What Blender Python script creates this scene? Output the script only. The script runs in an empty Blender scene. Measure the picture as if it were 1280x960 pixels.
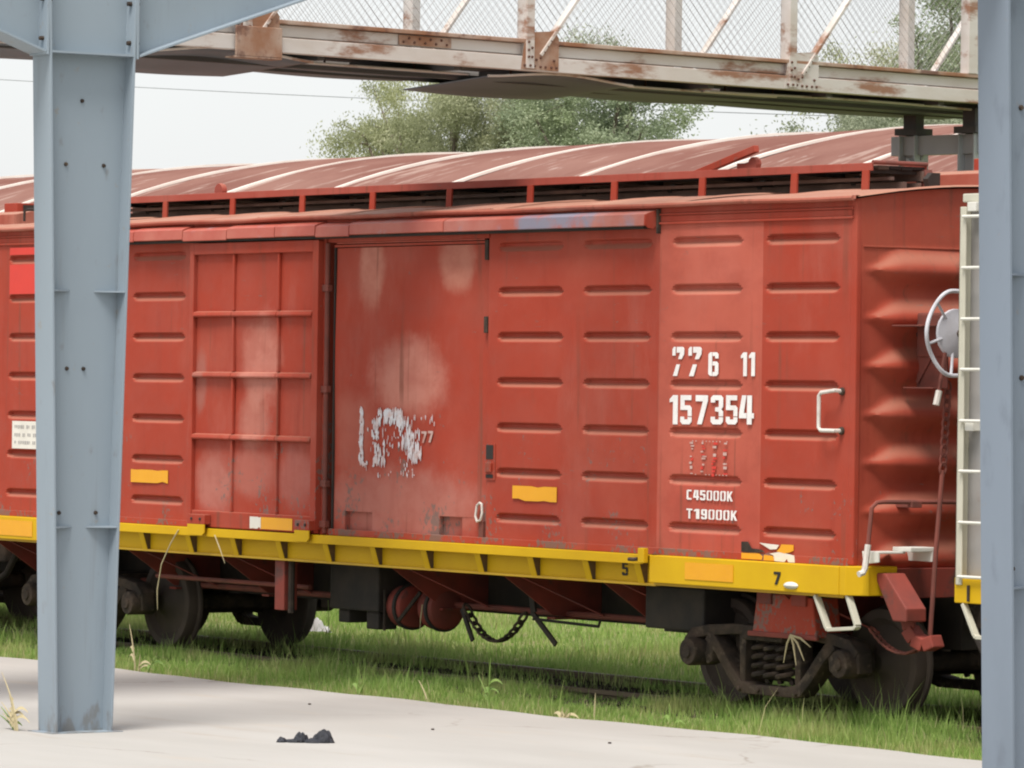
import bpy, bmesh, math, random
import numpy as np
from mathutils import Vector, Matrix
R = math.radians
random.seed(7)
RNG = np.random.default_rng(7)
sc = bpy.context.scene
COL = sc.collection

# ------------------------------------------------------------------ camera
cam_d = bpy.data.cameras.new('camera')
cam = bpy.data.objects.new('camera', cam_d); COL.objects.link(cam)
cam_d.sensor_width = 36.0
cam_d.lens = 6150.0 / 1280.0 * 36.0
cam_d.clip_start = 0.5; cam_d.clip_end = 2000
a_, r_ = R(35.0), R(0.75)
F = Vector((-math.cos(a_), math.sin(a_), 0)); R0 = Vector((math.sin(a_), math.cos(a_), 0)); U0 = Vector((0, 0, 1))
Rc = R0 * math.cos(r_) + U0 * math.sin(r_); Uc = -R0 * math.sin(r_) + U0 * math.cos(r_)
m = Matrix.Identity(4)
for i in range(3):
    m[i][0] = Rc[i]; m[i][1] = Uc[i]; m[i][2] = -F[i]
m[0][3], m[1][3], m[2][3] = 29.41, -23.779, 2.569
cam.matrix_world = m
sc.camera = cam

# ------------------------------------------------------------------ overcast sky, weak broad sun
SUN_EL, SUN_AZ = 66.0, 150.0       # azimuth from +Y clockwise: the sun stands on the platform side, towards the near car end
w = bpy.data.worlds.new('World'); sc.world = w; w.use_nodes = True
nt = w.node_tree; nt.nodes.clear()
out = nt.nodes.new('ShaderNodeOutputWorld'); bg = nt.nodes.new('ShaderNodeBackground')
sky = nt.nodes.new('ShaderNodeTexSky'); sky.sky_type = 'NISHITA'; sky.sun_disc = False
sky.sun_elevation = R(SUN_EL); sky.sun_rotation = R(SUN_AZ); sky.dust_density = 4.0; sky.air_density = 1.0
cl = nt.nodes.new('ShaderNodeTexNoise'); cl.inputs['Scale'].default_value = 2.2; cl.inputs['Detail'].default_value = 4
cr = nt.nodes.new('ShaderNodeMapRange'); cr.inputs[1].default_value = .3; cr.inputs[2].default_value = .7
cr.inputs[3].default_value = 3.75; cr.inputs[4].default_value = 4.2
cc = nt.nodes.new('ShaderNodeCombineColor')
mx = nt.nodes.new('ShaderNodeMix'); mx.data_type = 'RGBA'; mx.inputs[0].default_value = .85
nt.links.new(cl.outputs[0], cr.inputs[0])
mul = nt.nodes.new('ShaderNodeMath'); mul.operation = 'MULTIPLY'; mul.inputs[1].default_value = .985
nt.links.new(cr.outputs[0], mul.inputs[0])
nt.links.new(mul.outputs[0], cc.inputs[0]); nt.links.new(cr.outputs[0], cc.inputs[1]); nt.links.new(cr.outputs[0], cc.inputs[2])
nt.links.new(sky.outputs[0], mx.inputs[6]); nt.links.new(cc.outputs[0], mx.inputs[7])
nt.links.new(mx.outputs[2], bg.inputs[0]); bg.inputs[1].default_value = 0.10
nt.links.new(bg.outputs[0], out.inputs[0])
sd = bpy.data.lights.new('sun', 'SUN'); sd.energy = 1.8; sd.angle = R(22); sd.color = (1, .96, .9)
so = bpy.data.objects.new('sun', sd); COL.objects.link(so)
el, az = R(SUN_EL), R(SUN_AZ)
to_sun = Vector((math.sin(az) * math.cos(el), math.cos(az) * math.cos(el), math.sin(el)))
so.rotation_euler = to_sun.to_track_quat('Z', 'Y').to_euler(); so.location = (0, -20, 30)
vs = sc.view_settings
vs.view_transform = 'Standard'; vs.look = 'None'; vs.gamma = 1.0; vs.use_curve_mapping = False
vs.exposure = 1.3
sc.cycles.filter_width = 2.1
sc.cycles.max_bounces = 6

# ------------------------------------------------------------------ materials
def lin(c):
    return tuple(((x / 255) / 12.92 if x / 255 <= .04045 else ((x / 255 + .055) / 1.055) ** 2.4) for x in c) + (1,)
class NT:
    def __init__(s, name, rough=.6, metal=0.0, spec=.4):
        s.m = bpy.data.materials.new(name); s.m.use_nodes = True
        s.t = s.m.node_tree; s.b = s.t.nodes['Principled BSDF']
        s.b.inputs['Roughness'].default_value = rough; s.b.inputs['Metallic'].default_value = metal
        s.b.inputs['Specular IOR Level'].default_value = spec
        tc = s.n('ShaderNodeTexCoord'); s.co = tc.outputs['Object']
    def n(s, k): return s.t.nodes.new(k)
    def l(s, a, b): s.t.links.new(a, b)
    def mapped(s, scale, loc=(0, 0, 0)):
        q = s.n('ShaderNodeMapping'); q.inputs['Scale'].default_value = scale; q.inputs['Location'].default_value = loc
        s.l(s.co, q.inputs[0]); return q.outputs[0]
    def noise(s, scale, detail=4, vec=None, rough=.55, dist=0):
        q = s.n('ShaderNodeTexNoise'); q.inputs['Scale'].default_value = scale; q.inputs['Detail'].default_value = detail
        q.inputs['Roughness'].default_value = rough; q.inputs['Distortion'].default_value = dist
        s.l(vec if vec is not None else s.co, q.inputs['Vector']); return q.outputs[0]
    def ramp(s, v, lo, hi, a=0.0, b=1.0):
        q = s.n('ShaderNodeMapRange'); q.interpolation_type = 'SMOOTHSTEP'
        q.inputs[1].default_value = lo; q.inputs[2].default_value = hi; q.inputs[3].default_value = a; q.inputs[4].default_value = b
        s.l(v, q.inputs[0]); return q.outputs[0]
    def math(s, op, a, b):
        q = s.n('ShaderNodeMath'); q.operation = op
        for i, v in enumerate((a, b)):
            if isinstance(v, (int, float)): q.inputs[i].default_value = v
            else: s.l(v, q.inputs[i])
        return q.outputs[0]
    def mix(s, f, a, b):
        q = s.n('ShaderNodeMix'); q.data_type = 'RGBA'
        for i, v in ((0, f), (6, a), (7, b)):
            if isinstance(v, (int, float, tuple)): q.inputs[i].default_value = v
            else: s.l(v, q.inputs[i])
        return q.outputs[2]
    def blob(s, x, z, rx, rz, soft=.55, wob=.17):
        """soft-edged patch in the XZ plane"""
        nz = s.noise(4.5, 7, rough=.65)
        sx = s.n('ShaderNodeSeparateXYZ'); s.l(s.co, sx.inputs[0])
        dx = s.math('DIVIDE', s.math('SUBTRACT', sx.outputs[0], x + 7.32), rx); dz = s.math('DIVIDE', s.math('SUBTRACT', sx.outputs[2], z), rz)
        d = s.math('SQRT', s.math('ADD', s.math('MULTIPLY', dx, dx), s.math('MULTIPLY', dz, dz)), 0)
        d = s.math('ADD', d, s.math('MULTIPLY', s.math('SUBTRACT', nz, .5), wob * 4))
        return s.ramp(d, 1.0 - soft, 1.0, 1.0, 0.0)
    def up(s, lo=.25, hi=.8):
        g = s.n('ShaderNodeNewGeometry'); sx = s.n('ShaderNodeSeparateXYZ'); s.l(g.outputs['Normal'], sx.inputs[0])
        return s.ramp(sx.outputs[2], lo, hi)
    def bump(s, h, strength=.2, dist=.02):
        q = s.n('ShaderNodeBump'); q.inputs['Strength'].default_value = strength; q.inputs['Distance'].default_value = dist
        s.l(h, q.inputs['Height']); s.l(q.outputs[0], s.b.inputs['Normal'])
    def done(s, col):
        if isinstance(col, tuple): s.b.inputs['Base Color'].default_value = col
        else: s.l(col, s.b.inputs['Base Color'])
        return s.m

RED = (.345, .049, .027, 1); PINK = (.385, .098, .066, 1); DKRED = (.20, .024, .016, 1)
RUST = (.150, .062, .036, 1); DUST = (.36, .235, .165, 1); GREY = (.155, .125, .110, 1)
def red_paint(name, base=RED, fade=PINK, fade_amt=.5, patches=(), dirt=.35, chips=.615, dust=.4, rough=.62, gain=1.0):
    s = NT(name, rough, spec=.15)
    c = s.mix(s.ramp(s.noise(.9, 5), .45, .72, 0, fade_amt), base, fade)
    for (x, z, rx, rz, amt, colr) in patches:
        c = s.mix(s.math('MULTIPLY', s.blob(x, z, rx, rz), amt), c, colr)
    st = s.noise(3.2, 5, s.mapped((1.6, 1.6, .22)))
    c = s.mix(s.ramp(st, .55, .8, 0, dirt), c, DKRED)
    c = s.mix(s.ramp(s.noise(5.5, 8, rough=.7), .58, .74, 0, dirt * .7), c, (.24, .085, .06, 1))
    c = s.mix(s.ramp(s.noise(2.4, 6, s.mapped((1, 1, 1.4)), .6), .42, .66, 0, .38), c, (.31, .062, .042, 1))
    c = s.mix(s.ramp(s.noise(1.3, 7, s.mapped((1.3, 1.3, .5)), .62), .52, .70, 0, .30), c, (.40, .125, .092, 1))
    sc_ = s.noise(1.0, 5, s.mapped((7, 7, 34)), .7)
    c = s.mix(s.math('MULTIPLY', s.ramp(sc_, .62, .68), s.ramp(s.noise(1.1, 3), .52, .62, 0, .7)), c, GREY)
    run = s.noise(1.0, 4, s.mapped((11, 11, .30)), .6)
    c = s.mix(s.math('MULTIPLY', s.ramp(run, .56, .68), s.ramp(s.noise(.8, 4), .38, .60, 0, .65)), c, (.19, .062, .040, 1))
    # chipped spots, thicker in the lower half where the wall gets knocked
    sx = s.n('ShaderNodeSeparateXYZ'); s.l(s.co, sx.inputs[0])
    low = s.ramp(sx.outputs[2], 1.3, 2.7, .035, -.06)
    ch = s.math('ADD', s.math('MULTIPLY', s.math('ADD', s.noise(26, 5, s.mapped((1, 1, .75)), .6), s.noise(2.2, 3)), .5), low)
    c = s.mix(s.ramp(ch, chips - .01, chips + .03, 0, .75), c, GREY)
    if dust: c = s.mix(s.math('MULTIPLY', s.up(), dust), c, DUST)
    s.bump(s.math('ADD', s.noise(1.6, 3), s.math('MULTIPLY', s.noise(9, 4), .12)), .45, .03)
    rn = s.ramp(s.noise(4, 4), .3, .7, rough - .06, rough + .14); s.l(rn, s.b.inputs['Roughness'])
    return s.done(c)
def plain(name, base, base2=None, scale=3.0, amt=.6, rough=.6, metal=0.0, rust=None, rust_lo=.6, rust_col=RUST, bump=.15, spec=.4, stretch=None, rust_scale=2.5):
    s = NT(name, rough, metal, spec)
    v = s.mapped(stretch) if stretch else None
    c = s.mix(s.ramp(s.noise(scale, 6, v), .35, .7, 0, amt), base, base2 or tuple(x * .6 for x in base[:3]) + (1,))
    if rust: c = s.mix(s.ramp(s.noise(rust_scale, 8, v, .65), rust_lo, rust_lo + .12, 0, rust), c, rust_col)
    if bump: s.bump(s.noise(scale * 6, 5), bump, .01)
    return s.done(c)
M = {}
M['red'] = red_paint('red_paint', patches=((-4.0, 1.5, .9, .28, .5, (.30, .045, .03, 1)), (-9.9, 3.7, .8, .35, .45, (.29, .055, .036, 1))))
M['red_lo'] = red_paint('red_paint_scuffed', chips=.555, dirt=.6)
M['repaint'] = red_paint('red_paint_repainted_panel', base=(.44, .100, .066, 1), fade=(.475, .135, .098, 1), fade_amt=.5, dirt=.18, chips=.645,
                         patches=((-1.75, 1.5, .9, .55, .6, (.40, .06, .038, 1)),))
M['door'] = red_paint('red_paint_door', dirt=.3, chips=.585, patches=(
    (-6.75, 3.55, .26, .42, .75, (0.530, 0.232, 0.169, 1)), (-5.42, 3.62, .34, .34, .7, (0.519, 0.226, 0.163, 1)),
    (-6.15, 2.62, .72, .44, .85, (0.519, 0.213, 0.163, 1)), (-6.25, 1.5, 1.6, .42, .8, (0.424, 0.165, 0.131, 1)), (-7.0, 2.1, .4, .5, .5, (.43, .15, .11, 1))))
M['ribdoor'] = red_paint('red_paint_ribbed_door', dirt=.4, chips=.60, dust=.3, patches=(
    (-8.55, 2.75, .42, .55, .9, (0.488, 0.189, 0.144, 1)), (-8.65, 2.2, .36, .33, .75, (0.466, 0.189, 0.144, 1)), (-9.35, 1.62, .45, .36, .85, (0.424, 0.159, 0.125, 1)),
    (-8.7, 1.75, .5, .3, .6, (0.424, 0.159, 0.125, 1)), (-7.95, 1.7, .4, .36, .8, (.37, .125, .10, 1)), (-9.6, 2.55, .14, .35, .6, (.33, .15, .12, 1))))
M['end'] = red_paint('red_paint_end_wall', base=(.36, .062, .036, 1), fade=(.38, .10, .06, 1), dirt=.5, dust=.5, chips=.64)
M['roof'] = red_paint('red_paint_roof', base=(.34, .09, .06, 1), fade=(.42, .19, .14, 1), fade_amt=.7, dust=.5, chips=.62)
M['rail_red'] = red_paint('red_paint_walkway', base=(.33, .07, .05, 1), fade=(.36, .12, .09, 1), dust=.2, chips=.6, dirt=.5)
M['bright_red'] = plain('bright_red_touch_up', (.62, .035, .022, 1), (.5, .03, .02, 1), 2, .5, .45)
M['gutter'] = plain('gutter_worn_red', (.40, .075, .05, 1), (.46, .14, .10, 1), 2.5, .7, .42, rust=.9, rust_lo=.54, rust_col=(.30, .33, .38, 1), rust_scale=1.3)
M['gutter_bare'] = plain('gutter_bare_metal', (.36, .085, .06, 1), (.40, .17, .14, 1), 1.6, .9, .5, rust=.85, rust_lo=.50, rust_col=(.17, .20, .27, 1), rust_scale=.9)
M['red_under'] = plain('red_underframe_paint', (.26, .045, .03, 1), (.12, .035, .027, 1), 2.2, .8, .7, rust=.8, rust_lo=.56, rust_col=(.06, .045, .04, 1))
M['yellow'] = plain('yellow_paint', (.61, .375, .009, 1), (.52, .30, .009, 1), 1.6, .6, .6, spec=.15, rust=.6, rust_lo=.66, rust_col=(.22, .12, .05, 1))
M['yellow_dull'] = plain('yellow_sill_web_paint', (.54, .33, .012, 1), (.42, .24, .012, 1), 2.0, .7, .55, rust=.6, rust_lo=.63, rust_col=(.17, .10, .05, 1))
M['gusset'] = plain('grimy_gusset_paint', (.13, .075, .03, 1), (.05, .04, .035, 1), 9, .8, .7)
M['walkbar'] = plain('weathered_walkway_bar', (.115, .075, .062, 1), (.22, .15, .12, 1), 2.2, .8, .85)
M['orange'] = plain('amber_reflector', (.74, .34, .004, 1), (.68, .29, .004, 1), 4, .4, .35, rust=.6, rust_lo=.70, rust_col=(.5, .35, .2, 1))
M['white'] = plain('white_stencil_paint', (.80, .78, .76, 1), (.66, .60, .58, 1), 9, .5, .6, rust=.45, rust_lo=.63, rust_col=(.5, .2, .16, 1), rust_scale=14)
M['faint_white'] = plain('faded_white_paint', (.54, .38, .34, 1), (.44, .17, .13, 1), 22, .9, .6)
M['emblem'] = plain('worn_emblem_paint', (.66, .66, .70, 1), (.55, .34, .30, 1), 16, .8, .6)
M['black_ink'] = plain('black_ink', (.02, .018, .015, 1), rough=.7)
M['grey_ink'] = plain('grey_print', (.42, .40, .38, 1), rough=.7)
M['plate'] = plain('off_white_plate', (.72, .69, .62, 1), (.6, .56, .5, 1), 6, .5, .5)
M['dark'] = plain('dark_grimy_steel', (.030, .026, .024, 1), (.052, .040, .033, 1), 4, .8, .75, spec=.25)
M['truck'] = plain('grimy_truck_casting', (.045, .036, .031, 1), (.075, .052, .040, 1), 3.5, .8, .8, spec=.25)
M['truck'] = plain('grimy_truck_casting', (.036, .029, .025, 1), (.085, .060, .045, 1), 6, .9, .9, rust=.7, rust_lo=.55, rust_col=(.125, .095, .072, 1), rust_scale=9, bump=.6, spec=.15)
M['wheel'] = plain('rusty_wheel_steel', (.072, .052, .042, 1), (.046, .036, .031, 1), 3, .8, .75, spec=.3)
M['rustrod'] = plain('rusted_rod', (.20, .055, .04, 1), (.12, .045, .035, 1), 5, .8, .8)
M['grabsteel'] = plain('worn_white_handrail', (.66, .63, .58, 1), (.42, .36, .32, 1), 9, .6, .5, rust=.6, rust_lo=.62)
M['cream'] = plain('cream_paint', (.52, .50, .41, 1), (.44, .42, .34, 1), 3, .6, .5, rust=.5, rust_lo=.64)
M['rung'] = plain('white_rung_paint', (.66, .65, .60, 1), (.56, .54, .48, 1), 6, .5, .5)
M['wagon'] = plain('grey_wagon_paint', (.33, .32, .315, 1), (.28, .24, .215, 1), 1.7, .8, .5, rust=.5, rust_lo=.62, rust_col=(.26, .17, .12, 1))
M['brakewheel'] = plain('pale_grey_brake_wheel', (.56, .56, .60, 1), (.45, .44, .46, 1), 7, .6, .45, rust=.4, rust_lo=.66)
M['steel_blue'] = None
M['rail'] = plain('rail_steel', (.13, .095, .065, 1), (.17, .13, .08, 1), 5, .7, .6, metal=.4)
M['wood'] = plain('old_sleeper_wood', (.07, .05, .038, 1), (.11, .085, .065, 1), 5, .8, .9)
M['bridge'] = plain('old_white_bridge_paint', (.64, .60, .57, 1), (.52, .45, .39, 1), 2.2, .7, .6, rust=.92, rust_lo=.515, rust_col=(.27, .115, .055, 1), rust_scale=2.0, stretch=(.45, 1, 1.6))
M['bridge_rust'] = plain('rusted_bridge_steel', (.30, .14, .075, 1), (.50, .40, .33, 1), 2.2, .9, .75, rust=.85, rust_lo=.53, rust_col=(.15, .07, .05, 1), rust_scale=3.5)
M['rivet'] = plain('rust_rivets', (.13, .06, .04, 1), rough=.8)
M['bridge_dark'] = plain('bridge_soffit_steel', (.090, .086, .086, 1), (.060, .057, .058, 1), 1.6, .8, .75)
M['sheet'] = plain('hanging_sheet_steel', (.150, .165, .185, 1), (.108, .120, .135, 1), 1.1, .8, .65, rust=.5, rust_lo=.62)
M['pier'] = plain('pier_grey_paint', (.42, .44, .455, 1), (.32, .335, .345, 1), 1.8, .7, .55)
M['pier_dark'] = plain('worn_edge_steel', (.14, .13, .14, 1), (.09, .075, .075, 1), 4, .7, .6)
M['wire'] = plain('galvanised_wire', (.34, .32, .31, 1), rough=.6, metal=.3, bump=0)
M['powerline'] = plain('power_line', (.25, .26, .28, 1), rough=.7, bump=0)
M['shed_rib'] = plain('pale_roof_cover_strip', (.72, .66, .60, 1), (.58, .47, .41, 1), .9, .7, .6)
M['shed_wall'] = plain('shed_wall_sheet', (.28, .20, .16, 1), (.22, .15, .12, 1), 1.0, .7, .8)
M['rag'] = plain('black_rag', (.012, .013, .018, 1), (.035, .038, .052, 1), 26, .8, .45, bump=.8)
M['bag'] = plain('white_plastic_bag', (.72, .71, .70, 1), (.6, .58, .56, 1), 12, .6, .4)
M['bed_shade'] = plain('shade_dark_ballast', (.038, .031, .026, 1), (.075, .060, .045, 1), 7, .8, .95, bump=.8, spec=.1)  # dark colour stands in for the shade under the boxcar
M['straw'] = plain('dry_straw', (.47, .40, .24, 1), (.36, .30, .17, 1), 9, .6, .8, bump=0)
M['weed'] = plain('weed_green', (.16, .26, .055, 1), (.24, .32, .08, 1), 9, .7, .6, bump=0)
M['bark'] = plain('pale_bark', (.20, .165, .13, 1), (.11, .09, .075, 1), 2.5, .8, .9)

# slate-blue column paint with rain stains and scuffed foot
s = NT('slate_blue_column_paint', .5)
c = s.mix(s.ramp(s.noise(1.1, 5, s.mapped((1, 1, .25))), .35, .7, 0, .7), (.272, .325, .372, 1), (.235, .280, .325, 1))
c = s.mix(s.ramp(s.noise(7, 6, s.mapped((1, 1, .12))), .60, .78, 0, .35), c, (.20, .22, .24, 1))
c = s.mix(s.ramp(s.noise(6, 7, rough=.7), .63, .69, 0, .55), c, (.30, .26, .21, 1))
c = s.mix(s.ramp(s.noise(5, 5, s.mapped((2.2, 2.2, .10))), .60, .72, 0, .4), c, (.22, .245, .265, 1))
sx = s.n('ShaderNodeSeparateXYZ'); s.l(s.co, sx.inputs[0])
low = s.ramp(sx.outputs[2], .0, .30, .20, 0)
c = s.mix(s.ramp(s.math('ADD', s.noise(9, 6, s.mapped((1, 1, .5))), low), .62, .80, 0, .6), c, (.17, .15, .13, 1))
s.bump(s.noise(3, 4), .12, .01)
M['steel_blue'] = s.done(c)
s = NT('slate_blue_column_paint_dirty', .55)
c = s.mix(s.ramp(s.noise(1.3, 5, s.mapped((1, 1, .3))), .35, .7, 0, .8), (.205, .245, .300, 1), (.170, .205, .250, 1))
c = s.mix(s.ramp(s.noise(4.5, 6, s.mapped((1.5, 1.5, .6))), .55, .72, 0, .45), c, (.12, .14, .175, 1))
c = s.mix(s.ramp(s.noise(9, 7, rough=.7), .64, .70, 0, .5), c, (.24, .22, .20, 1))
s.bump(s.noise(3, 4), .15, .01)
M['steel_blue_dirty'] = s.done(c)
# concrete
s = NT('pale_concrete', .85, spec=.25)
c = s.mix(s.ramp(s.noise(.45, 7, s.mapped((.5, 1.6, 1))), .3, .7), (.345, .332, .314, 1), (.400, .387, .369, 1))
c = s.mix(s.ramp(s.noise(1.8, 8, s.mapped((.35, 1.2, 1)), .65), .56, .75, 0, .5), c, (.41, .35, .285, 1))
c = s.mix(s.ramp(s.noise(14, 8, rough=.7), .66, .72, 0, .6), c, (.34, .28, .22, 1))
c = s.mix(s.ramp(s.noise(60, 4), .3, .7, 0, .22), c, (.40, .37, .33, 1))
# thin cracks and rubbed-in grime streaks
v_ = s.n('ShaderNodeTexVoronoi'); v_.feature = 'DISTANCE_TO_EDGE'; v_.inputs['Scale'].default_value = .23
wv = s.n('ShaderNodeVectorMath'); wv.operation = 'ADD'; nz_ = s.n('ShaderNodeTexNoise'); nz_.inputs['Scale'].default_value = 1.1; nz_.inputs['Detail'].default_value = 6
s.l(s.co, nz_.inputs['Vector']); s.l(s.co, wv.inputs[0]); s.l(nz_.outputs['Color'], wv.inputs[1]); s.l(wv.outputs[0], v_.inputs['Vector'])
c = s.mix(s.math('MULTIPLY', s.ramp(v_.outputs['Distance'], .0, .006, 1, 0), s.ramp(s.noise(.5, 3), .42, .58, 0, .6)), c, (.20, .165, .13, 1))
c = s.mix(s.ramp(s.noise(.9, 8, s.mapped((.25, 1.5, 1)), .7), .58, .70, 0, .45), c, (.33, .275, .22, 1))
s.bump(s.noise(35, 8), .25, .006)
M['concrete'] = s.done(c)
# soil under the grass
s = NT('grassy_soil', .95, spec=.1)
c = s.mix(s.ramp(s.noise(.5, 6), .35, .65), (.15, .20, .06, 1), (.24, .24, .10, 1))
c = s.mix(s.ramp(s.noise(1.4, 7), .56, .72, 0, .8), c, (.22, .175, .10, 1))
c = s.mix(s.ramp(s.noise(18, 6), .4, .7, 0, .5), c, (.05, .065, .022, 1))
s.bump(s.noise(8, 8), .6, .05)
M['soil'] = s.done(c)
# grass and leaves: colour from a per-blade tint
def leafy(name, c0, c1, c2, rough=.6, trans=.42, big=None):
    s = NT(name, rough, spec=.25)
    at = s.n('ShaderNodeAttribute'); at.attribute_name = 'tint'
    c = s.mix(s.ramp(at.outputs['Fac'], 0, .7), c0, c1)
    c = s.mix(s.ramp(at.outputs['Fac'], .72, 1.0), c, c2)
    if big: c = s.mix(s.ramp(s.noise(big[0], 5), big[1], big[2], 0, big[4]), c, big[3])
    s.done(c)
    tr = s.n('ShaderNodeBsdfTranslucent'); s.l(c, tr.inputs[0])
    mixs = s.n('ShaderNodeMixShader'); mixs.inputs[0].default_value = trans
    o = s.t.nodes['Material Output']
    s.l(s.b.outputs[0], mixs.inputs[1]); s.l(tr.outputs[0], mixs.inputs[2]); s.l(mixs.outputs[0], o.inputs[0])
    return s.m
M['grass'] = leafy('grass_blades', (.165, .295, .060, 1), (.38, .52, .145, 1), (.64, .55, .33, 1), big=(.9, .47, .68, (.48, .45, .21, 1), .6))
M['leaf_olive'] = leafy('hazed_olive_leaves', (.27, .29, .175, 1), (.42, .44, .28, 1), (.54, .54, .38, 1), big=(.45, .42, .62, (.45, .47, .24, 1), .5))  # these three leaf colours are lightened to stand in for distance haze
M['leaf_green'] = leafy('hazed_green_leaves', (.225, .275, .175, 1), (.345, .40, .26, 1), (.44, .48, .33, 1), big=(.5, .45, .65, (.32, .385, .20, 1), .5))
M['leaf_grey'] = leafy('hazed_grey_green_leaves', (.225, .255, .175, 1), (.37, .40, .28, 1), (.49, .51, .37, 1))
# rusty barrel-vault sheeting
s = NT('rusted_corrugated_roof', .9, spec=.04)
c = s.mix(s.ramp(s.noise(.35, 6), .35, .68), (.175, .080, .065, 1), (.230, .122, .100, 1))
c = s.mix(s.ramp(s.noise(1.1, 7, s.mapped((3.2, .35, 1)), .6), .56, .66, 0, .4), c, (.46, .36, .31, 1))
c = s.mix(s.ramp(s.noise(2.0, 5, s.mapped((2.5, .3, 1))), .55, .75, 0, .5), c, (.13, .055, .045, 1))
c = s.mix(s.ramp(s.noise(3.0, 6, s.mapped((2.2, .25, 1)), .7), .61, .70, 0, .4), c, (.48, .40, .36, 1))
M['shed_roof'] = s.done(c)

# ------------------------------------------------------------------ mesh helpers
class MB:
    def __init__(s): s.v = []; s.f = []; s.smooth = False
    def add(s, vs, fs):
        o = len(s.v); s.v += [tuple(p) for p in vs]; s.f += [tuple(i + o for i in q) for q in fs]; return s
    def box(s, x0, x1, y0, y1, z0, z1):
        return s.add([(x0, y0, z0), (x1, y0, z0), (x1, y1, z0), (x0, y1, z0), (x0, y0, z1), (x1, y0, z1), (x1, y1, z1), (x0, y1, z1)],
                     [(0, 3, 2, 1), (4, 5, 6, 7), (0, 1, 5, 4), (1, 2, 6, 5), (2, 3, 7, 6), (3, 0, 4, 7)])
    def prism(s, poly, ax, a, b):
        """poly: 2D points in the two axes other than ax (in xyz order), extruded from a to b along ax"""
        n = len(poly)
        def p(q, t): return {0: (t, q[0], q[1]), 1: (q[0], t, q[1]), 2: (q[0], q[1], t)}[ax]
        vs = [p(q, a) for q in poly] + [p(q, b) for q in poly]
        fs = [tuple(range(n)), tuple(range(2 * n - 1, n - 1, -1))] + [(i, i + n, (i + 1) % n + n, (i + 1) % n) for i in range(n)]
        return s.add(vs, fs)
    def beam(s, p, q, wid, hgt, up=(0, 0, 1)):
        p, q = Vector(p), Vector(q); d = (q - p).normalized(); u = Vector(up); x = d.cross(u).normalized(); u = x.cross(d).normalized()
        vs = []
        for c in (p, q):
            for sx, su in ((-1, -1), (1, -1), (1, 1), (-1, 1)): vs.append(c + x * sx * wid / 2 + u * su * hgt / 2)
        return s.add(vs, [(0, 1, 2, 3), (7, 6, 5, 4), (0, 4, 5, 1), (1, 5, 6, 2), (2, 6, 7, 3), (3, 7, 4, 0)])
    def tube(s, pts, r, n=8, cap=True):
        pts = [Vector(p) for p in pts]; rr = r if isinstance(r, (list, tuple)) else [r] * len(pts)
        vs = []; prev = None
        for i, p in enumerate(pts):
            d = (pts[min(i + 1, len(pts) - 1)] - pts[max(i - 1, 0)]).normalized()
            if prev is None:
                a = Vector((0, 0, 1)) if abs(d.z) < .9 else Vector((1, 0, 0)); x = d.cross(a).normalized()
            else:
                x = (prev - d * prev.dot(d)).normalized()
            prev = x; y = d.cross(x)
            for k in range(n):
                t = 2 * math.pi * k / n; vs.append(p + (x * math.cos(t) + y * math.sin(t)) * rr[i])
        fs = []
        for i in range(len(pts) - 1):
            for k in range(n): fs.append((i * n + k, i * n + (k + 1) % n, (i + 1) * n + (k + 1) % n, (i + 1) * n + k))
        if cap: fs.append(tuple(range(n - 1, -1, -1))); fs.append(tuple(range((len(pts) - 1) * n, len(pts) * n)))
        return s.add(vs, fs)
    def lathe(s, prof, c, ax=1, n=28):
        """prof: (radius, offset along ax)"""
        vs = []; fs = []
        for (r, o) in prof:
            for k in range(n):
                t = 2 * math.pi * k / n; u, v2 = r * math.cos(t), r * math.sin(t)
                vs.append({0: (c[0] + o, c[1] + u, c[2] + v2), 1: (c[0] + u, c[1] + o, c[2] + v2), 2: (c[0] + u, c[1] + v2, c[2] + o)}[ax])
        for i in range(len(prof) - 1):
            for k in range(n): fs.append((i * n + k, i * n + (k + 1) % n, (i + 1) * n + (k + 1) % n, (i + 1) * n + k))
        return s.add(vs, fs)
    def grid(s, P):
        """P[i][j] -> points"""
        ni, nj = len(P), len(P[0]); vs = [p for row in P for p in row]
        return s.add(vs, [(i * nj + j, (i + 1) * nj + j, (i + 1) * nj + j + 1, i * nj + j + 1) for i in range(ni - 1) for j in range(nj - 1)])
    def build(s, name, mat, parent=None, bev=0.0, smooth=False, off=None, fixn=True):
        me = bpy.data.meshes.new(name)
        o3 = off if off is not None else (root_loc(parent) if parent is not None else (0, 0, 0))
        me.from_pydata([(p[0] - o3[0], p[1] - o3[1], p[2] - o3[2]) for p in s.v], [], s.f); me.validate()
        if fixn or bev:
            bm = bmesh.new(); bm.from_mesh(me)
            if fixn: bmesh.ops.recalc_face_normals(bm, faces=bm.faces)
            if bev:
                bmesh.ops.bevel(bm, geom=[e for e in bm.edges if len(e.link_faces) == 2 and e.calc_face_angle(0) > .5], offset=bev, segments=2, affect='EDGES', profile=.6, clamp_overlap=True)
            bm.to_mesh(me); bm.free()
        if smooth:
            me.polygons.foreach_set('use_smooth', [True] * len(me.polygons))
            try: me.set_sharp_from_angle(angle=R(38))
            except Exception: pass
        me.materials.append(M[mat] if isinstance(mat, str) else mat)
        ob = bpy.data.objects.new(name, me); COL.objects.link(ob)
        if parent is not None: ob.parent = parent
        return ob
ROOT = {}
def root_loc(o):
    while o.parent is not None: o = o.parent
    return ROOT.get(o.name, (0, 0, 0))
def tag(o, label, cat=None, group=None, kind=None):
    if label: o['label'] = label
    if cat: o['category'] = cat
    if group: o['group'] = group
    if kind: o['kind'] = kind
    return o
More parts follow.
